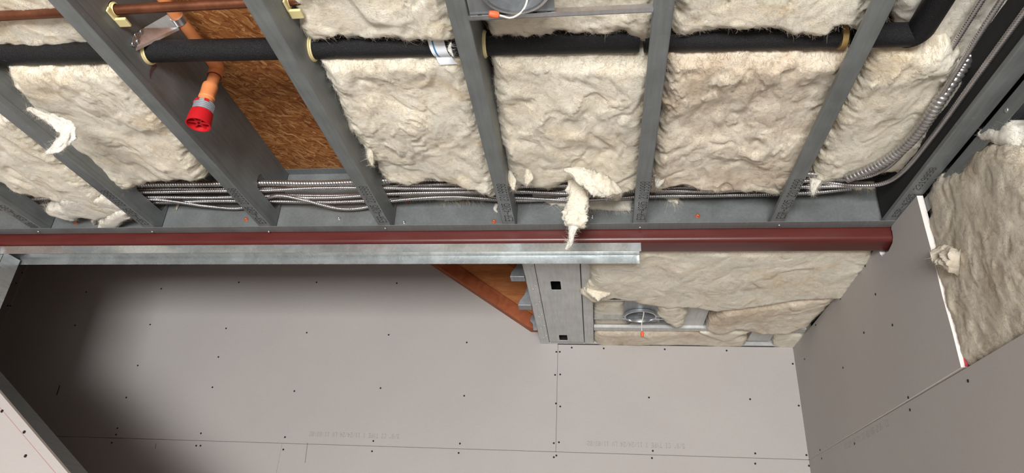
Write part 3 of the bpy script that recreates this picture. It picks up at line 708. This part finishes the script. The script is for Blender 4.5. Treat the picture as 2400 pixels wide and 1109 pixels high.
# ------------------------------------------------------------------ fiberglass insulation
def _hash(ix, iy, seed):
    h = (ix.astype(np.int64)*374761393+iy.astype(np.int64)*668265263+seed*69069) & 0x7fffffff
    h = ((h ^ (h >> 13))*1274126177) & 0x7fffffff
    h = h ^ (h >> 16); return (h & 0xffff)/65535.0*2*np.pi
def perlin(x, y, seed):
    x0 = np.floor(x); y0 = np.floor(y); fx_ = x-x0; fy_ = y-y0; x0 = x0.astype(np.int64); y0 = y0.astype(np.int64)
    u = fx_**3*(fx_*(fx_*6-15)+10); v = fy_**3*(fy_*(fy_*6-15)+10)
    def gd(i, j):
        a = _hash(x0+i, y0+j, seed); return np.cos(a)*(fx_-i)+np.sin(a)*(fy_-j)
    return ((gd(0, 0)*(1-u)+gd(1, 0)*u)*(1-v)+(gd(0, 1)*(1-u)+gd(1, 1)*u)*v)*1.5
def fbm(x, y, seed, oc=4):
    s = 0; a = 1; t = 0
    for k in range(oc):
        s = s+a*perlin(x*2**k, y*2**k, seed+k*17); t += a; a *= .5
    return s/t
def sdf(px, py, poly):
    d = np.full(px.shape, 1e9); ins = np.zeros(px.shape, bool); n = len(poly)
    for i in range(n):
        ax, ay = poly[i]; bx, by = poly[(i+1) % n]; ex, ey = bx-ax, by-ay; l2 = ex*ex+ey*ey+1e-12
        t = np.clip(((px-ax)*ex+(py-ay)*ey)/l2, 0, 1); d = np.minimum(d, (px-ax-t*ex)**2+(py-ay-t*ey)**2)
        c1 = (ay > py) != (by > py); c1 &= px < ex*(py-ay)/(ey if abs(ey) > 1e-12 else 1e-12)+ax; ins ^= c1
    d = np.sqrt(d); return np.where(ins, d, -d)
def batt(px, plane, label, seed, T=.03, amp=1.0, jag=.010, edge=.035, back=.05, m='wool', g=.0045, name='insulation_batt', group=None, tilt=(0, 0), fibres=1, dens=9, cat='insulation', stretch=(1.05, .62)):
    ax, val = plane
    pts = np.array([{'z': atz, 'x': atx, 'y': aty}[ax](x, y, val) for x, y in px])
    iu, iv, inn = {'z': (0, 1, 2), 'x': (1, 2, 0), 'y': (0, 2, 1)}[ax]
    poly = [(p[iu], p[iv]) for p in pts]; A_ = np.array(poly); lo_ = A_.min(0)-.03; hi_ = A_.max(0)+.03
    nu, nv = int((hi_[0]-lo_[0])/g)+1, int((hi_[1]-lo_[1])/g)+1
    u, v = np.meshgrid(lo_[0]+np.arange(nu)*g, lo_[1]+np.arange(nv)*g, indexing='ij')
    def SD(a, b_):
        wx = fbm(a*22, b_*22, seed, 4)*jag*1.6+fbm(a*70, b_*70, seed+5, 3)*jag*.8
        wy = fbm(a*22, b_*22, seed+50, 4)*jag*1.6+fbm(a*70, b_*70, seed+55, 3)*jag*.8
        return sdf(a+wx, b_+wy, poly)
    d = SD(u, v)
    gu, gv = np.gradient(d, g); gl = np.sqrt(gu*gu+gv*gv)+1e-6
    out = d < 0
    near = out & (d > -1.6*g)
    uu = np.where(near, u-gu/gl**2*d, u); vv = np.where(near, v-gv/gl**2*d, v); dd = np.maximum(d, 0)
    # surface
    su, sv = uu*stretch[0], vv*stretch[1]
    qx = fbm(su*7, sv*7, seed+1, 3); qy = fbm(su*7, sv*7, seed+2, 3)
    b1 = np.abs(fbm(su*3.4+qx*.8, sv*3.4+qy*.8, seed+3, 3)); b2 = np.abs(fbm(su*9+qx*1.6, sv*9+qy*1.6, seed+4, 2))
    l = fbm(su*4+qx*.8, sv*4+qy*.8, seed+6, 5)*3.4+.3; fr = l-np.floor(l); ter = np.floor(l)+np.clip(fr/.10, 0, 1)*.8+fr*.2
    l2 = fbm(su*6.5+qy*1.2, sv*6.5+qx*1.2, seed+8, 5)*2.4+.5; fr2 = l2-np.floor(l2); ter2 = np.floor(l2)+np.clip(fr2/.05, 0, 1)
    msk = np.clip(fbm(uu*5, vv*5, seed+21, 2)*3+.4, 0, 1)
    big = fbm(uu*3.3, vv*3.3, seed+9, 2)
    fl = .040*b1+.008*b2*msk+0.0036*ter+.0062*ter2*msk+.030*big+.004*qx+(.0012+.0022*msk)*fbm(su*42+qx*5, sv*42+qy*5, seed+11, 4)+.0016*np.abs(fbm(su*80+qx*9, sv*80+qy*9, seed+13, 3))
    t = np.clip(dd/edge, 0, 1); e_ = np.sqrt(1-(1-t)**2)
    hgt = e_*T+amp*fl*np.clip(dd/.03, 0, 1)*.85
    hgt = hgt+tilt[0]*(uu-A_[:, 0].mean())+tilt[1]*(vv-A_[:, 1].mean())
    keep = (~out) | near
    idx = -np.ones(keep.shape, int); idx[keep] = np.arange(keep.sum())
    q = keep[:-1, :-1] & keep[1:, :-1] & keep[1:, 1:] & keep[:-1, 1:]
    q &= ~(out[:-1, :-1] & out[1:, :-1] & out[1:, 1:] & out[:-1, 1:])
    ii, jj = np.nonzero(q); Fq = np.stack([idx[ii, jj], idx[ii+1, jj], idx[ii+1, jj+1], idx[ii, jj+1]], 1)
    V = np.zeros((keep.sum(), 3)); V[:, iu] = uu[keep]; V[:, iv] = vv[keep]; V[:, inn] = val-hgt[keep]
    # boundary skirt to the back
    E = np.concatenate([Fq[:, [0, 1]], Fq[:, [1, 2]], Fq[:, [2, 3]], Fq[:, [3, 0]]]); key = np.sort(E, 1)
    _, inv, cnt = np.unique(key, axis=0, return_inverse=True, return_counts=True); BE = E[cnt[inv.ravel()] == 1]
    bv = np.unique(BE); mp_ = -np.ones(len(V), int); mp_[bv] = len(V)+np.arange(len(bv))
    Vb = V[bv].copy(); Vb[:, inn] = val+back; Vm = V[bv].copy()
    cen = A_.mean(0)
    V = np.vstack([V, Vb]); Fs = np.stack([BE[:, 1], BE[:, 0], mp_[BE[:, 0]], mp_[BE[:, 1]]], 1)
    used = np.unique(np.concatenate([Fq.ravel(), Fs.ravel()])); rem = -np.ones(len(V), int); rem[used] = np.arange(len(used)); V = V[used]
    F_ = np.concatenate([rem[Fq], rem[Fs]])
    org = np.array([V[:, 0].mean(), V[:, 1].mean(), V[:, 2].min()])
    me = bpy.data.meshes.new(name); me.from_pydata((V-org).tolist(), [], F_.tolist()); me.materials.append(M[m])
    me.polygons.foreach_set('use_smooth', np.ones(len(me.polygons), dtype=bool)); me.update()
    bm = bmesh.new(); bm.from_mesh(me); bmesh.ops.recalc_face_normals(bm, faces=bm.faces)
    bm.to_mesh(me); bm.free()
    o = bpy.data.objects.new(name, me); COL.objects.link(o); o.location = (org[0], org[1], org[2]+H); o['_o'] = org.tolist(); tag(o, label, cat, group)
    if fibres:
        rg = np.random.default_rng(seed); sel = np.nonzero((keep & (d > -.5*g)).ravel())[0]; dk = d.ravel()[sel]
        wt = np.where(dk < .015, 2.2, 1.0); wt /= wt.sum(); K = int(len(sel)*g*g*1e4*dens)
        pick = rg.choice(sel, K, p=wt)
        hu, hv = np.gradient(hgt, g); hu = np.clip(hu.ravel()[pick], -2, 2); hv = np.clip(hv.ravel()[pick], -2, 2)
        pu, pv, ph_ = uu.ravel()[pick]+rg.uniform(-g, g, K)*.5, vv.ravel()[pick]+rg.uniform(-g, g, K)*.5, hgt.ravel()[pick]
        an = fbm(pu*9, pv*9, seed+31, 2)*5+rg.normal(size=K)*.8
        du, dv = np.cos(an), np.sin(an)
        edge_ = np.clip(1-d.ravel()[pick]/.012, 0, 1)
        du = du-gu.ravel()[pick]*edge_*1.1; dv = dv-gv.ravel()[pick]*edge_*1.1
        lift = np.abs(rg.normal(size=K))*.32+.05
        dn = hu*du+hv*dv+lift
        L = rg.uniform(.005, .017, K)*(1+.5*edge_); cb = rg.normal(size=(3, K))*.45; w0 = rg.uniform(.00016, .00042, K)
        sl_ = np.sqrt(du*du+dv*dv)+1e-6; sdu, sdv = -dv/sl_, du/sl_
        VV = np.zeros((K, 8, 3))
        for k in range(4):
            t_ = k/3
            cu = pu+L*(du*t_+cb[0]*t_*t_); cv_ = pv+L*(dv*t_+cb[1]*t_*t_); cn = ph_-.0008+L*(dn*t_-(lift*.9+.1*cb[2])*t_*t_)
            for side in (0, 1):
                sg = (-1 if side else 1)*w0*(1-.7*t_)
                VV[:, 2*k+side, iu] = cu+sdu*sg; VV[:, 2*k+side, iv] = cv_+sdv*sg; VV[:, 2*k+side, inn] = val-cn
        base = (np.arange(K)*8)[:, None, None]; qd = np.array([[2*k, 2*k+1, 2*k+3, 2*k+2] for k in range(3)])[None]
        fm = bpy.data.meshes.new('fibres'); fm.from_pydata((VV.reshape(-1, 3)-org).tolist(), [], (base+qd).reshape(-1, 4).tolist()); fm.materials.append(M[m])
        fo = bpy.data.objects.new('fibres', fm); COL.objects.link(fo); fo.parent = o; fo['kind'] = 'stuff'
    return o
GN = 'fiberglass batts between the near joists'; GF = 'fiberglass batts of the far ceiling'; GS = 'torn insulation scraps'
Zp = 1.085
batt([(745,122),(762,150),(785,200),(822,290),(855,335),(868,390),(880,365),(905,415),(960,428),(1010,414),(1060,422),(1100,428),(1150,450),(1172,440),(1140,300),(1092,122)], ('z', Zp),
     'bright cream batt between the label on the black pipe and the cables', 11, T=.022, amp=.75, group=GN, m='wool')
batt([(1158,122),(1160,200),(1170,300),(1190,380),(1192,432),(1205,445),(1225,425),(1290,432),(1330,415),(1400,440),(1460,450),(1470,432),(1505,430),(1515,300),(1540,122)], ('z', Zp),
     'cream batt behind the hanging fluffy clump, below the upper light housing', 12, T=.03, amp=.8, group=GN, jag=.006)
batt([(1562,110),(1537,300),(1520,440),(1560,428),(1600,420),(1640,428),(1700,438),(1760,433),(1800,440),(1862,436),(1905,340),(1945,260),(1960,205),(1978,150),(1990,110)], ('z', Zp),
     'tan stained batt with dirty grey patches right of centre', 13, T=.03, amp=.85, group=GN, m='wool_tan')
batt([(2045,100),(1950,300),(1893,430),(1908,452),(1925,425),(1960,412),(2000,402),(2090,398),(2135,412),(2175,385),(2180,300),(2200,265),(2255,230),(2250,150),(2230,100)], ('z', 1.10),
     'pale batt behind the thick flexible conduit at right', 14, T=.02, amp=.7, group=GN)
batt([(20,150),(40,190),(70,232),(58,258),(100,290),(130,330),(170,375),(205,398),(195,420),(240,422),(290,440),(350,418),(420,412),(490,408),(440,330),(290,150)], ('z', 1.07),
     'cream batt left of the sprinkler joist with a curled tuft hanging off it', 15, T=.025, amp=.7, group=GN)
batt([(-60,268),(-60,395),(5,415),(30,432),(60,442),(100,455),(150,462),(200,480),(260,495),(318,515),(200,415),(20,275)], ('z', 1.055),
     'pale batt at the left image edge between the first two joists', 16, T=.02, amp=.55, group=GN, m='wool')
# near row, in front of the black pipe
batt([(640,-140),(700,18),(712,60),(732,84),(800,70),(860,78),(900,73),(960,84),(1000,76),(1082,80),(1075,40),(1035,-140)], ('z', 1.10),
     'lumpy batt along the top edge, left of the upper light housing', 17, T=.03, amp=.7, group=GN, m='wool')
batt([(1095,-140),(1140,50),(1155,75),(1230,78),(1300,70),(1400,72),(1450,66),(1505,84),(1540,92),(1548,-140)], ('z', 1.10),
     'batt directly behind the upper light housing at the top edge', 18, T=.02, amp=.6, group=GN, m='wool')
batt([(1585,-140),(1572,68),(1620,64),(1700,55),(1790,50),(1850,62),(1910,64),(1945,52),(1965,40),(2000,52),(2025,45),(2068,-140)], ('z', 1.10),
     'yellowish batt along the top edge, right of the upper light housing', 19, T=.03, amp=.8, group=GN, m='wool')
batt([(2080,-140),(2095,30),(2105,62),(2160,60),(2170,100),(2200,130),(2225,160),(2250,148),(2290,120),(2330,128),(2365,100),(2400,60),(2450,10),(2480,-140)], ('z', 1.155),
     'large pale batt filling the upper right corner', 20, T=.024, amp=.6, group=GN, m='wool_white')
batt([(-70,-140),(-70,118),(0,104),(60,100),(140,107),(200,98),(232,104),(110,-140)], ('z', 1.115),
     'batt at the top left corner behind the copper pipe', 21, T=.02, amp=.5, group=GN, m='wool')
# pieces against the rim behind the cables
batt([(932,440),(940,468),(985,462),(1050,470),(1100,466),(1160,462),(1165,435),(1000,430)], ('y', 1.898), 'thin insulation strip behind the cables, left of the hanging clump', 31, T=.006, amp=.12, back=.004, jag=.004, edge=.01, group=GS, name='insulation_scrap', fibres=60)
batt([(1245,440),(1250,462),(1290,478),(1335,486),(1400,490),(1478,494),(1488,440)], ('y', 1.898), 'flat insulation flap tucked behind the hanging clump at the rim', 32, T=.008, amp=.12, back=.004, jag=.004, edge=.012, group=GS, name='insulation_scrap', fibres=60, m='wool_white')
batt([(1528,440),(1540,458),(1570,470),(1588,480),(1592,460),(1640,448),(1690,445),(1700,432),(1600,425)], ('y', 1.897), 'ragged grey white scrap under the cables below the tan stained batt', 33, T=.008, amp=.15, back=.004, jag=.008, edge=.012, group=GS, name='insulation_scrap', fibres=90, m='wool_white')
batt([(1985,425),(1992,442),(2010,446),(2030,440),(2045,444),(2062,438),(2085,430),(2080,415),(2000,415)], ('y', 1.897), 'small grey scrap under the cables near the right end of the rim', 34, T=.006, amp=.12, back=.004, jag=.008, edge=.01, group=GS, name='insulation_scrap', fibres=60, m='wool_grey')
batt([(1770,428),(1780,448),(1795,455),(1815,442),(1835,440),(1840,425)], ('y', 1.897), 'tiny grey scrap under the cables beside the rim, left of the pipe corner joist', 35, T=.006, amp=.12, back=.004, jag=.006, edge=.01, group=GS, name='insulation_scrap', fibres=40, m='wool_grey')
batt([(130,462),(140,478),(108,490),(112,498),(145,508),(175,516),(190,505),(213,508),(218,528),(230,512),(262,502),(290,490),(300,478),(240,462)], ('z', 1.035), 'torn white insulation scrap drooping at the left above the red beam', 36, T=.012, amp=.25, back=.02, jag=.007, edge=.02, group=GS, name='insulation_scrap', fibres=160, m='wool_white')
batt([(268,498),(245,515),(228,532),(238,540),(262,536),(285,524),(305,508),(300,492)], ('z', 1.022), 'hand-shaped white insulation scrap touching the rim near the left joists', 37, T=.012, amp=.2, back=.015, jag=.007, edge=.016, group=GS, name='insulation_scrap', fibres=90, m='wool_white')
# right wall cavity
batt([(2195,425),(2215,408),(2262,398),(2300,350),(2345,335),(2395,345),(2460,480),(2460,765),(2400,795),(2282,858),(2262,838),(2250,780),(2228,700),(2205,645),(2180,612),(2172,600),(2205,590),(2196,560),(2180,538),(2190,500),(2184,460)], ('x', XW+.026),
     'large greyish tan batt filling the open stud bay of the right wall', 41, T=.016, amp=.36, jag=.007, m='wool_grey', group='right wall insulation', stretch=(.9, .62))
batt([(2300,305),(2298,325),(2330,338),(2375,350),(2392,352),(2385,310),(2368,282),(2355,292),(2325,296)], ('x', XW+.028), 'white insulation tuft above the wall batt, against the vertical stud', 42, T=.012, amp=.3, jag=.007, edge=.02, m='wool_white', group='right wall insulation', back=.03)
# far ceiling
batt([(1372,575),(1380,610),(1388,650),(1362,684),(1380,697),(1408,700),(1440,692),(1500,704),(1560,714),(1620,712),(1680,722),(1740,716),(1800,704),(1880,694),(1930,692),(1985,688),(2040,600),(2040,575)], ('z', .995),
     'long sagging batt right behind the red beam', 51, T=.02, amp=.36, jag=.006, group=GF, m='wool', stretch=(.75, .5), back=.1)
batt([(1690,722),(1665,748),(1655,768),(1675,778),(1705,774),(1730,764),(1780,776),(1850,772),(1895,756),(1935,715),(1965,684),(1900,690),(1780,708)], ('z', .998), 'plump batt left of the right wall corner, under the far joist', 52, T=.022, amp=.4, jag=.005, group=GF, m='wool_tan', stretch=(.75, .5), back=.1)
batt([(1393,700),(1393,760),(1420,766),(1470,772),(1476,748),(1468,700)], ('z', 1.03), 'batt piece left of the recessed light with the dangling wire', 53, T=.01, amp=.3, jag=.004, group=GF, m='wool', back=.1)
batt([(1540,708),(1545,738),(1562,752),(1588,764),(1602,756),(1608,730),(1600,705)], ('z', .995), 'loose insulation lump right of the recessed light with the dangling wire', 54, T=.02, amp=.3, jag=.005, group=GF, m='wool', back=.06)
batt([(1392,780),(1395,800),(1410,808),(1500,806),(1600,806),(1700,810),(1745,808),(1750,790),(1700,778),(1560,774),(1400,774)], ('z', 1.012), 'tan batt strip along the top of the back wall', 55, T=.012, amp=.35, jag=.004, group=GF, m='wool_tan', stretch=(.75, .5), back=.08)
batt([(1640,778),(1665,788),(1695,798),(1715,795),(1740,782),(1760,776)], ('z', .998), 'pale insulation flap hanging over the tan strip at the back wall', 56, T=.008, amp=.15, jag=.004, edge=.012, group=GF, m='wool', back=.012)
batt([(1815,780),(1810,812),(1880,816),(1905,786)], ('z', 1.012), 'small batt corner where the back wall meets the right wall', 57, T=.012, amp=.3, jag=.004, group=GF, m='wool', back=.08)

# hanging tufts: lofted fluffy clumps
def tuft(path, rad, label, seed, m='wool', flat=.55, group='hanging insulation tufts', fib=120):
    P = spline(path, .004); n = len(P); tt_ = np.linspace(0, 1, n); R = np.interp(tt_, np.linspace(0, 1, len(rad)), rad); S = 28
    T = np.gradient(P, axis=0); T /= np.linalg.norm(T, axis=1)[:, None]+1e-9
    U = np.cross(T, np.array([0.0, 1.0, .15])); U /= np.linalg.norm(U, axis=1)[:, None]+1e-9; Wv = np.cross(T, U); ang = np.arange(S)*2*np.pi/S
    a2, s2 = np.meshgrid(ang, np.arange(n)*.004, indexing='xy')
    nz = fbm(np.cos(a2)*1.6+s2*30+seed, np.sin(a2)*1.6+s2*22, seed, 4)*.55+np.abs(fbm(np.cos(a2)*3+s2*60, np.sin(a2)*3-s2*45, seed+3, 3))*.5
    rr = R[:, None]*(1+nz*1.25)
    V = P[:, None]+(np.cos(ang)[None, :, None]*U[:, None]+flat*np.sin(ang)[None, :, None]*Wv[:, None])*rr[..., None]
    Vf = V.reshape(-1, 3); i = np.arange(n-1)[:, None]*S; k = np.arange(S)[None]; k2 = (k+1) % S
    Fq = np.stack([i+k, i+k2, i+S+k2, i+S+k], -1).reshape(-1, 4).tolist()+[list(range(S)), list(range((n-1)*S, n*S))]
    org = np.array([Vf[:, 0].mean(), Vf[:, 1].mean(), Vf[:, 2].min()])
    me = bpy.data.meshes.new('insulation_tuft'); me.from_pydata((Vf-org).tolist(), [], Fq); me.materials.append(M[m]); me.polygons.foreach_set('use_smooth', np.ones(len(me.polygons), dtype=bool)); me.update()
    o = bpy.data.objects.new('insulation_tuft', me); COL.objects.link(o); o.location = (org[0], org[1], org[2]+H); tag(o, label, 'insulation', group)
    rg = np.random.default_rng(seed); vs = []; fs = []
    for _ in range(fib*10):
        ii_ = rg.integers(0, n); kk = rg.integers(0, S); P0 = V[ii_, kk]; nr = P0-P[ii_]; nr = nr/(np.linalg.norm(nr)+1e-9)
        dr = T[ii_]*rg.choice([-1, 1])*rg.uniform(.2, 1)+rg.normal(size=3)*.55+nr*.35; dr[2] -= .35; dr /= np.linalg.norm(dr)
        L = rg.uniform(.004, .014); sd = np.cross(dr, nr+rg.normal(size=3)*.2); sd /= np.linalg.norm(sd)+1e-9; w0 = rg.uniform(.00016, .00045); b0 = len(vs); cv = rg.normal(size=3)*.4
        for q in range(4):
            t_ = q/3; c_ = P0-nr*.0006+dr*L*t_+cv*L*t_*t_; vs += [c_-sd*w0*(1-.7*t_), c_+sd*w0*(1-.7*t_)]
        fs += [(b0+2*q, b0+2*q+1, b0+2*q+3, b0+2*q+2) for q in range(3)]
    fm = bpy.data.meshes.new('fibres'); fm.from_pydata((np.array(vs)-org).tolist(), [], fs); fm.materials.append(M[m]); fo = bpy.data.objects.new('fibres', fm); COL.objects.link(fo); fo.parent = o; fo['kind'] = 'stuff'
    return o
A3 = lambda x, y, Y: tuple(aty(x, y, Y))
tuft([A3(1338, 415, 1.70), A3(1350, 440, 1.71), A3(1355, 470, 1.725), A3(1350, 500, 1.735), A3(1345, 530, 1.74)], [.008, .027, .026, .033, .024], 'fluffy cream clump hanging in front of the rim at centre', 61)
tuft([A3(1345, 528, 1.742), A3(1340, 548, 1.745), A3(1338, 565, 1.745), A3(1326, 585, 1.74)], [.012, .007, .007, .003], 'thin wispy strand dangling below the fluffy clump across the red beam', 62, 'wool_white', .5, fib=60)
tuft([A3(1320, 398, 1.58), A3(1350, 405, 1.60), A3(1385, 425, 1.62), A3(1425, 440, 1.65), A3(1458, 448, 1.67)], [.003, .018, .028, .027, .004], 'rolled insulation fold right of the hanging clump, over the cables', 63)
tuft([A3(64, 258, 1.23), A3(72, 256, 1.23), A3(95, 268, 1.24), A3(140, 290, 1.26), A3(158, 315, 1.27), A3(140, 340, 1.27), A3(108, 360, 1.27)], [.004, .007, .012, .017, .018, .014, .005], 'white curled tuft hanging over the second joist from the left', 64, 'wool_white', .5)
tuft([A3(1195, 400, 1.64), A3(1200, 425, 1.66), A3(1204, 445, 1.67)], [.003, .010, .003], 'short finger of insulation at the corner beside the centre left joist', 65, fib=40)
tuft([A3(1236, 395, 1.62), A3(1238, 415, 1.64), A3(1234, 432, 1.65)], [.003, .012, .004], 'second short finger of insulation above the cables, left of the clump', 66, fib=40)
tuft([A3(1545, 385, 1.66), A3(1548, 410, 1.69), A3(1540, 438, 1.72)], [.004, .017, .006], 'pale ragged lump beside the joist, over the cables right of the clump', 67, 'wool_white', fib=60)
tuft([A3(1912, 420, 1.66), A3(1908, 438, 1.67), A3(1906, 456, 1.68)], [.014, .010, .003], 'pointed white wisp dangling next to the pipe corner joist', 68, 'wool_white', fib=60)
tuft([A3(868, 335, 1.50), A3(868, 360, 1.53), A3(872, 388, 1.56)], [.003, .010, .002], 'small pointed tuft at the left edge of the bright cream batt', 69, fib=40)
tuft([A3(2182, 604, 1.655), A3(2215, 600, 1.64), A3(2250, 612, 1.6)], [.010, .028, .032], 'fluffy knob bulging over the cut drywall edge', 70, 'wool_grey', .8, fib=60)
tuft([tuple(atz(1375, 680, .975)), tuple(atz(1395, 684, .97)), tuple(atz(1430, 688, .968))], [.006, .028, .006], 'light pointed lobe of insulation over the trimmer edge', 71, 'wool', .5, fib=40)
tuft([A3(1057, 100, 1.13), A3(1054, 115, 1.13), A3(1062, 132, 1.13)], [.0015, .004, .001], 'tiny white wisp beside the pipe label', 72, 'wool_white', .4, fib=15)
tuft([A3(417, 462, 1.90), A3(418, 474, 1.90), A3(413, 492, 1.90)], [.006, .005, .002], 'tiny dusty wisp on the rim under the cables at left', 73, 'wool_grey', .4, fib=15)
tuft([A3(1165, 478, 1.90), A3(1160, 490, 1.90), A3(1166, 498, 1.90)], [.004, .005, .002], 'tiny wisp on the rim beside the centre left joist', 74, 'wool_white', .4, fib=15)

# ------------------------------------------------------------------ recessed light housings
def light_housing(name, cx, cy, z, px0, px1, py0, py1, rad, label, bars, wire_path, nut_at):
    L = thing(name, (cx, cy, z), label, 'light housing', 'recessed light housings')
    g = G(); hole = [(cx+rad*math.cos(2*math.pi*i/32), cy+rad*math.sin(2*math.pi*i/32), z) for i in range(32)]
    g.plate([(px0, py0, z), (px1, py0, z), (px1, py1, z), (px0, py1, z)], [hole], (0, 0, .0012)); mpl = g.obj('mounting_plate', M['can'], L)
    g = G(); g.lathe((cx, cy, z), [(rad+.004, -.0012), (rad+.004, -.012), (rad, -.012), (rad-.002, 0), (rad-.003, .11), (rad-.012, .125), (.0001, .125)], 40); cn = g.obj('can', M['can'], L, auto=35)
    g = G(); g.lathe((cx, cy, z), [(rad+.0045, -.0125), (rad-.001, -.0135), (rad-.002, -.009)], 40); g.obj('rim', M['zinc'], cn, auto=60)
    for (x0, x1, y) in bars:
        g = G(); g.box(x0, x1, y-.0008, y+.0008, z-.004, z+.018); g.box(x0, x1, y-.011, y, z-.004, z-.0028); g.obj('hanger_bar', M['zinc'], L)
    for k in range(6):
        x = px0+.015+(px1-px0-.03)*k/5
        g = G(); g.box(x, x+.008, py1-.009, py1-.006, z-.0006, z); g.obj('slot', M['black'], mpl)
    g = G(); g.tube(spline(wire_path, .006), .0022, 8); wr_ = g.obj('wire', M['wire'], L, smooth=True)
    p = Vector(nut_at); d = (p-Vector(wire_path[-2])).normalized(); g = G(); g.lathe(p, [(.003, -.006), (.0065, -.004), (.0072, .004), (.0055, .014), (.0001, .015)], 12, d); g.obj('wire_nut', M['nut'], wr_, auto=50)
    return L
c1 = (-.146, .905)
light_housing('light_housing', c1[0], c1[1], .998, -.243, -.075, .74, .992, .066, 'recessed light housing cut by the top edge with an orange wire nut', [(-.247, .114, .994), (-.247, .114, .76)],
              [(-.12, .93, 1.06), (-.13, .965, 1.0), (-.155, .972, .975), (-.18, .962, .972)], (-.186, .960, .972))
w0 = [(.18, 2.64, 1.08), (.185, 2.60, 1.03), (.19, 2.59, .985)]+[tuple(aty(1504, y, 2.59)) for y in (758, 776)]
light_housing('light_housing', .180, 2.645, .998, .112, .262, 2.50, 2.738, .060, 'recessed light housing over the back wall with a wire hanging down', [(-.006, .356, 2.492), (-.006, .356, 2.70)], w0, tuple(aty(1505, 781, 2.59)))

for o in bpy.data.objects:
    if '_o' in o.keys(): del o['_o']
